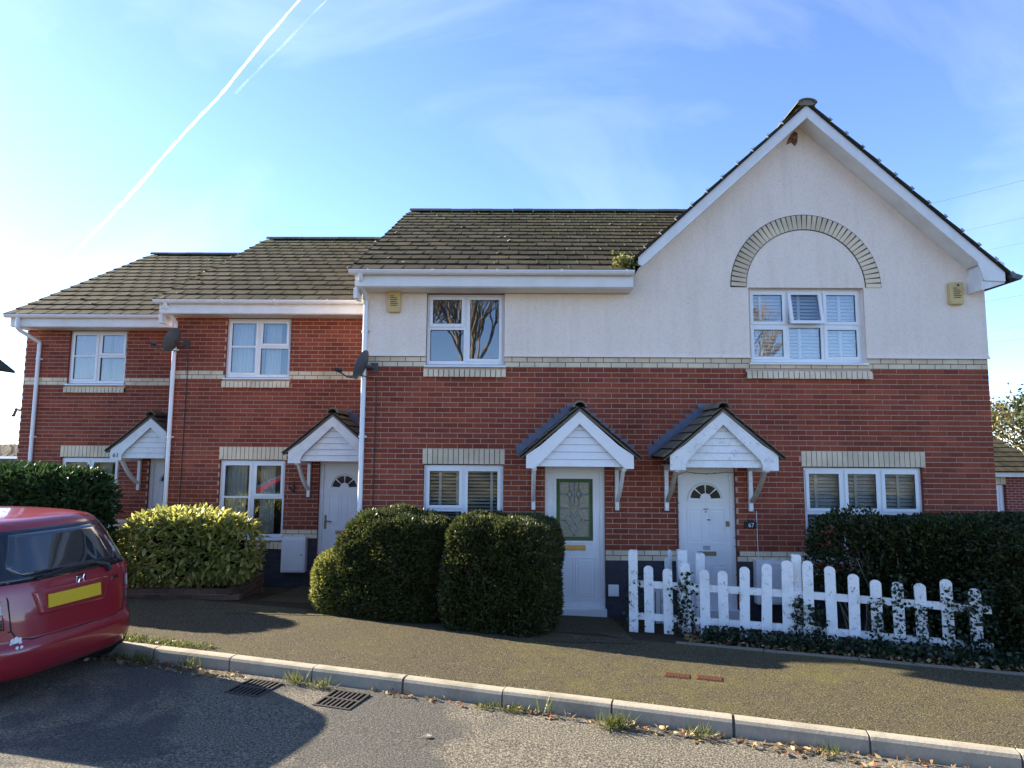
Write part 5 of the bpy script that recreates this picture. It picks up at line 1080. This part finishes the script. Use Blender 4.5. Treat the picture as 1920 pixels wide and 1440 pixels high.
# side windows, lamps, wheels
def body_y(x, z):
    _, xr_, xf, wd, e = lv(z); a = (xr_-xf)/2; cx = (xr_+xf)/2; return wd*max(0.0, 1-min(1.0, abs((x-cx)/a))**(e*1.25))**(1/e)
V = []; F = []
for i in range(9):
    z = 1.03+.37*i/8; _, xr_, xf, wd, e = lv(z); a_ = (xr_-xf)/2; cx_ = (xr_+xf)/2
    for j in range(17): yq = (-.84+1.68*j/16)*wd; V.append((cx_ - a_*max(0.0, 1-abs(yq/wd)**e)**(1/(e*1.25)) - .006, yq, z))
for i in range(8):
    for j in range(16): F.append((i*17+j, i*17+j+1, (i+1)*17+j+1, (i+1)*17+j))
npmesh('windscreen', V, F, 'car_glass_dark', car, (0,0,0), True)
for s in (-1, 1):
    for b0, b1, t0, t1 in ((-.50, -1.24, -.70, -1.20), (-1.32, -2.52, -1.28, -1.92)):
        V = []; F = []; nz_, nx = 10, 12
        for i in range(nz_+1):
            z = 1.01+.385*i/nz_
            for j in range(nx+1):
                u = j/nx; x = (b0+(b1-b0)*u)*(1-i/nz_)+(t0+(t1-t0)*u)*i/nz_; V.append((x, s*(body_y(x, z)+.006), z))
        for i in range(nz_):
            for j in range(nx): F.append((i*(nx+1)+j, i*(nx+1)+j+1, (i+1)*(nx+1)+j+1, (i+1)*(nx+1)+j))
        npmesh('side_window', V, F, 'car_glass_dark', car, (0,0,0), True)
    MB().tube([(-2.55, s*.83, 1.0), (-2.52, s*.95, 1.03)], [.06, .075], 10).build('wing_mirror', 'car_paint', car, origin=(0,0,0))
    for x in (-.62, -3.07):
        MB().tube([(x, s*.60, .30), (x, s*.829, .30)], .335, 28).build('wheel_arch', 'car_seal', car, origin=(x, s*.7, .3))
        wh = MB().tube([(x, s*.66, .29), (x, s*.825, .29), (x, s*.838, .29)], [.295, .295, .27], 28).build('wheel', 'tyre', car, origin=(x, s*.74, .29), smooth=True)
        W[wh] = Vector((x, s*.74, .29)); MB().tube([(x, s*.80, .29), (x, s*.843, .29)], .19, 20).build('rim', 'alloy', wh, origin=(x, s*.8, .29))
        for k in range(5):
            an = 2*math.pi*k/5; MB().tube([(x+.06*math.cos(an), s*.846, .29+.06*math.sin(an)), (x+.17*math.cos(an), s*.846, .29+.17*math.sin(an))], .016, 6).build('spoke', 'dark_grey', wh)
# ------------------------------------------------------------------ background
def cloud_tree(name, label, x, y, z0, hgt, rad, n, mat, L_, seed, trunk='pale_bark', group=None):
    t = thing(name, (x, y, z0), label, 'tree', group); r_ = np.random.default_rng(seed); tr = MB()
    tr.tube([(x, y, z0), (x+.1, y, z0+hgt*.4), (x, y+.1, z0+hgt*.8)], [.16, .11, .04], 7)
    tips = []
    for i in range(26):
        a = r_.uniform(0, 6.3); b0 = r_.uniform(.25, .8)*hgt; e = Vector((x+math.cos(a)*rad*r_.uniform(.5,1), y+math.sin(a)*rad*r_.uniform(.5,1), z0+b0+hgt*.25)); tr.tube([(x, y, z0+b0), tuple((Vector((x,y,z0+b0))+e)/2+Vector((0,0,.1))), tuple(e)], [.05,.03,.012], 5); tips.append(e)
    tr.build('trunk', trunk, t); ci = r_.integers(0, len(tips), n); P = np.array([tuple(p) for p in tips])[ci] + r_.normal(size=(n,3))*np.array([.33,.33,.30])*rad*.55
    D = r_.normal(size=P.shape); D /= np.linalg.norm(D,axis=1)[:,None]; V, F = leafgeo(P, D, L_*.22, L_); tag(npmesh('crown', V, F, mat, t, (x,y,z0+1)), kind='stuff'); return t
cloud_tree('tree', 'sunlit straw coloured tree beyond the garage at the right edge', 20.0, 15.5, -.6, 5.0, 2.0, 9000, 'tree_leaf', .16, 3)
cloud_tree('tree', 'pale twiggy tree showing just above the garage roof', 17.6, 17.5, -.6, 3.9, 1.5, 6000, 'tree_leaf', .16, 6)
t = cloud_tree('conifer_tree', 'dark conifer with horizontal sprays at the far right edge', 18.7, 12.3, -.6, 5.0, 1.5, 5000, 'conifer_leaf', .2, 9, 'bark')
def bare_tree(name, label, x, y, z0, hgt, seed, depth=6, r0=.16, group=None, spread=.42):
    r_ = random.Random(seed); t = thing(name, (x, y, z0), label, 'tree', group); mb = MB()
    def grow(p, d, ln, rad, k):
        q = p + d*ln; mb.tube([p, p+d*ln*.5+Vector((r_.gauss(0,.03),r_.gauss(0,.03),0))*ln, q], [rad, rad*.87, rad*.75], 3 if k < 4 else 5, cap=False)
        if k == 0: return
        for i in range(3 if k > 5 or r_.random() < .45 else 2):
            nd = (d + Vector((r_.gauss(0,spread), r_.gauss(0,spread), r_.uniform(.0,.28)))).normalized(); grow(q if i else p+d*ln*r_.uniform(.6,1), nd, ln*r_.uniform(.66,.86), rad*.70, k-1)
    grow(Vector((x,y,z0)), Vector((0,0,1)), hgt*.26, r0, depth); mb.build('branches', 'pale_bark', t, origin=(x,y,z0)); return t
bare_tree('bare_tree', 'bare winter tree whose twigs show above the far left roof', -14.2, 17.0, -.6, 10.4, 4, 6, .15)
bare_tree('bare_tree', 'small bare shrub tree low at the far left edge', -19.5, 12.5, -.6, 4.3, 9, 6, .07, spread=.55)
for i, (x, y, h_) in enumerate(((-7.5,-27,12.5),(-2.6,-25,13.5),(1.8,-27,12),(6.5,-25,13),(11.5,-28,12))):
    bare_tree('bare_tree', ('leftmost bare tree across the road, mirrored in the windows', 'bare tree across the road opposite the middle house', 'bare tree across the road opposite the glazed door', 'bare tree across the road opposite the gable', 'rightmost bare tree across the road, mirrored in the windows')[i], x, y, .3, h_, 20+i, 8, .17, 'bare trees across the road', .24)
V = []; F = []
for i in range(41):
    x = -40+2*i; V += [(x, -15.2, .3), (x, -17.5, 1.0+.25*math.sin(i)), (x, -21, 1.5+.2*math.sin(i*1.7))]
for i in range(40): F += [(3*i, 3*i+3, 3*i+4, 3*i+1), (3*i+1, 3*i+4, 3*i+5, 3*i+2)]
tag(npmesh('grass_bank', V, F, 'lawn'), kind='structure')
# garage
ga = thing('garage', (13.4, 9.2, -.6), 'brick garage with tiled roof and white door behind the right hedge', 'garage')
q = MB().box(11.6, 13.35, 9.6, 9.8, -.6, 1.66).box(14.25, 15.1, 9.6, 9.8, -.6, 1.66).box(14.9, 15.1, 9.81, 15, -.6, 1.7); q.build('wall', 'flank_brick_x', ga)
MB().box(13.352, 14.248, 9.62, 9.8, 1.43, 1.66).build('lintel', 'dark_mortar', ga)
for k in range(12): inst('brick', soldier_me, ga, (13.36+.0375+k*.0745, 9.60, 1.437))
dr = MB().box(13.36, 14.24, 9.70, 9.74, -.6, 1.42).build('door', 'upvc', ga)
for k in range(7): MB().box(13.45+k*.11, 13.535+k*.11, 9.685, 9.6995, -.5, 1.36).build('board', 'upvc', dr)
MB().box(11.5, 15.3, 9.28, 9.31, 1.67, 1.80).build('fascia', 'fascia_paint', ga)
pg = math.atan(.46); rf = MB().prismx([(9.2, 1.80), (12.2, 3.18), (15.2, 1.80)], 11.5, 15.3).build('roof', 'deck', ga); gme = tile_me
for c_ in range(10):
    for k in range(13):
        v = c_*.33; x = 11.5+.15+k*.30-(.15 if c_ % 2 else 0)
        if x < 15.3 and x > 11.5: inst('tile', tile_me, rf, (x, 9.17+v*math.cos(pg), 1.80+v*math.sin(pg)), rot=(pg,0,0))
# neighbour at the far left edge
nb = thing('far_house', (-26, 22, -.6), 'distant gable, only its roof corner shows at the left edge', 'house')
MB().box(-33.4, -27.6, 22, 22.8, -.6, 5.9).build('wall', 'render', nb); MB().prism([(-26.0, 6.02), (-26.0, 6.14), (-30, 9.1), (-35.1, 6.14), (-35.1, 6.02), (-30, 8.9)], 21.6, 22.7).build('roof', 'roof_tile', nb); MB().prism([(-26.7, 5.85), (-26.3, 6.12), (-30, 8.85), (-34.8, 6.12), (-34.4, 5.85)], 21.65, 22.0).build('gable', 'fascia_paint', nb)
sh = thing('dark_shed', (-15, 8, -.6), 'low dark flat roofed shed at the left edge above the hedge', 'shed')
MB().box(-19, -13.3, 8, 11, -.6, 1.85).build('wall', 'bark', sh); MB().box(-19.1, -13.1, 7.9, 11.1, 1.851, 2.02).build('roof', 'dark_grey', sh)
# overhead cables on the right
def onplane(px, py, Y):      # photo pixel to a point on the plane y = Y
    M_ = cam.rotation_euler.to_matrix(); d = M_ @ Vector(((px-960)/1180, -(py-720)/1180, -1)); t_ = (Y+9.2)/d.y; return Vector(cam.location) + d*t_
for i, (a, b_, lab) in enumerate((((1754,380),(1920,338),'topmost faint overhead cable right of the gable'),((1813,432),(1920,408),'second faint overhead cable from the top at right'),((1857,468),(1920,455),'third faint overhead cable from the top at right'),((1851,565),(1920,553),'fourth faint overhead cable from the top at right'),((1855,621),(1920,611),'fifth faint overhead cable from the top at right'),((1857,642),(1920,635),'lowest faint overhead cable at right'))):
    A = onplane(*a, 62); B = onplane(*b_, 55); d = B-A; q = MB().tube([A-d*5, A-d*2, A, B, B+d*3], .016, 5).build('power_cable', 'dark_grey'); tag(q, lab, 'cable', 'overhead cables')
# vapour trails high in the sky
def trail(pix, r_, mat, lab, Y):
    P = [onplane(x, y, Y) for x, y in pix]; pts = []; rad = []; rr = random.Random(5)
    for a, b_ in zip(P, P[1:]):
        for k in range(12): q_ = len(pts); wob = math.sin(q_*.33)+.6*math.sin(q_*.71+1); pts.append(a+(b_-a)*k/12 + Vector((rr.gauss(0,.10)+.14*wob, 0, rr.gauss(0,.10)-.12*wob))*r_*.9); rad.append(r_*rr.uniform(.7, 1.25)*(1.35-.5*min(1, q_/60)))
    pts.append(P[-1]); rad.append(r_)
    o = MB().tube(pts, rad, 10).build('vapour_trail', mat, smooth=True); tag(o, lab, 'vapour trail', 'vapour trails')
trail([(60,570),(130,485),(235,375),(345,250),(425,165),(500,70),(575,-15),(700,-150)], 5.0, 'vapour', 'bold white vapour trail rising from the far left roof', 2400)
trail([(440,175),(490,125),(530,85),(612,0),(720,-130)], 4.0, 'faint_vapour', 'faint broken vapour trail just right of the bold one', 2400)
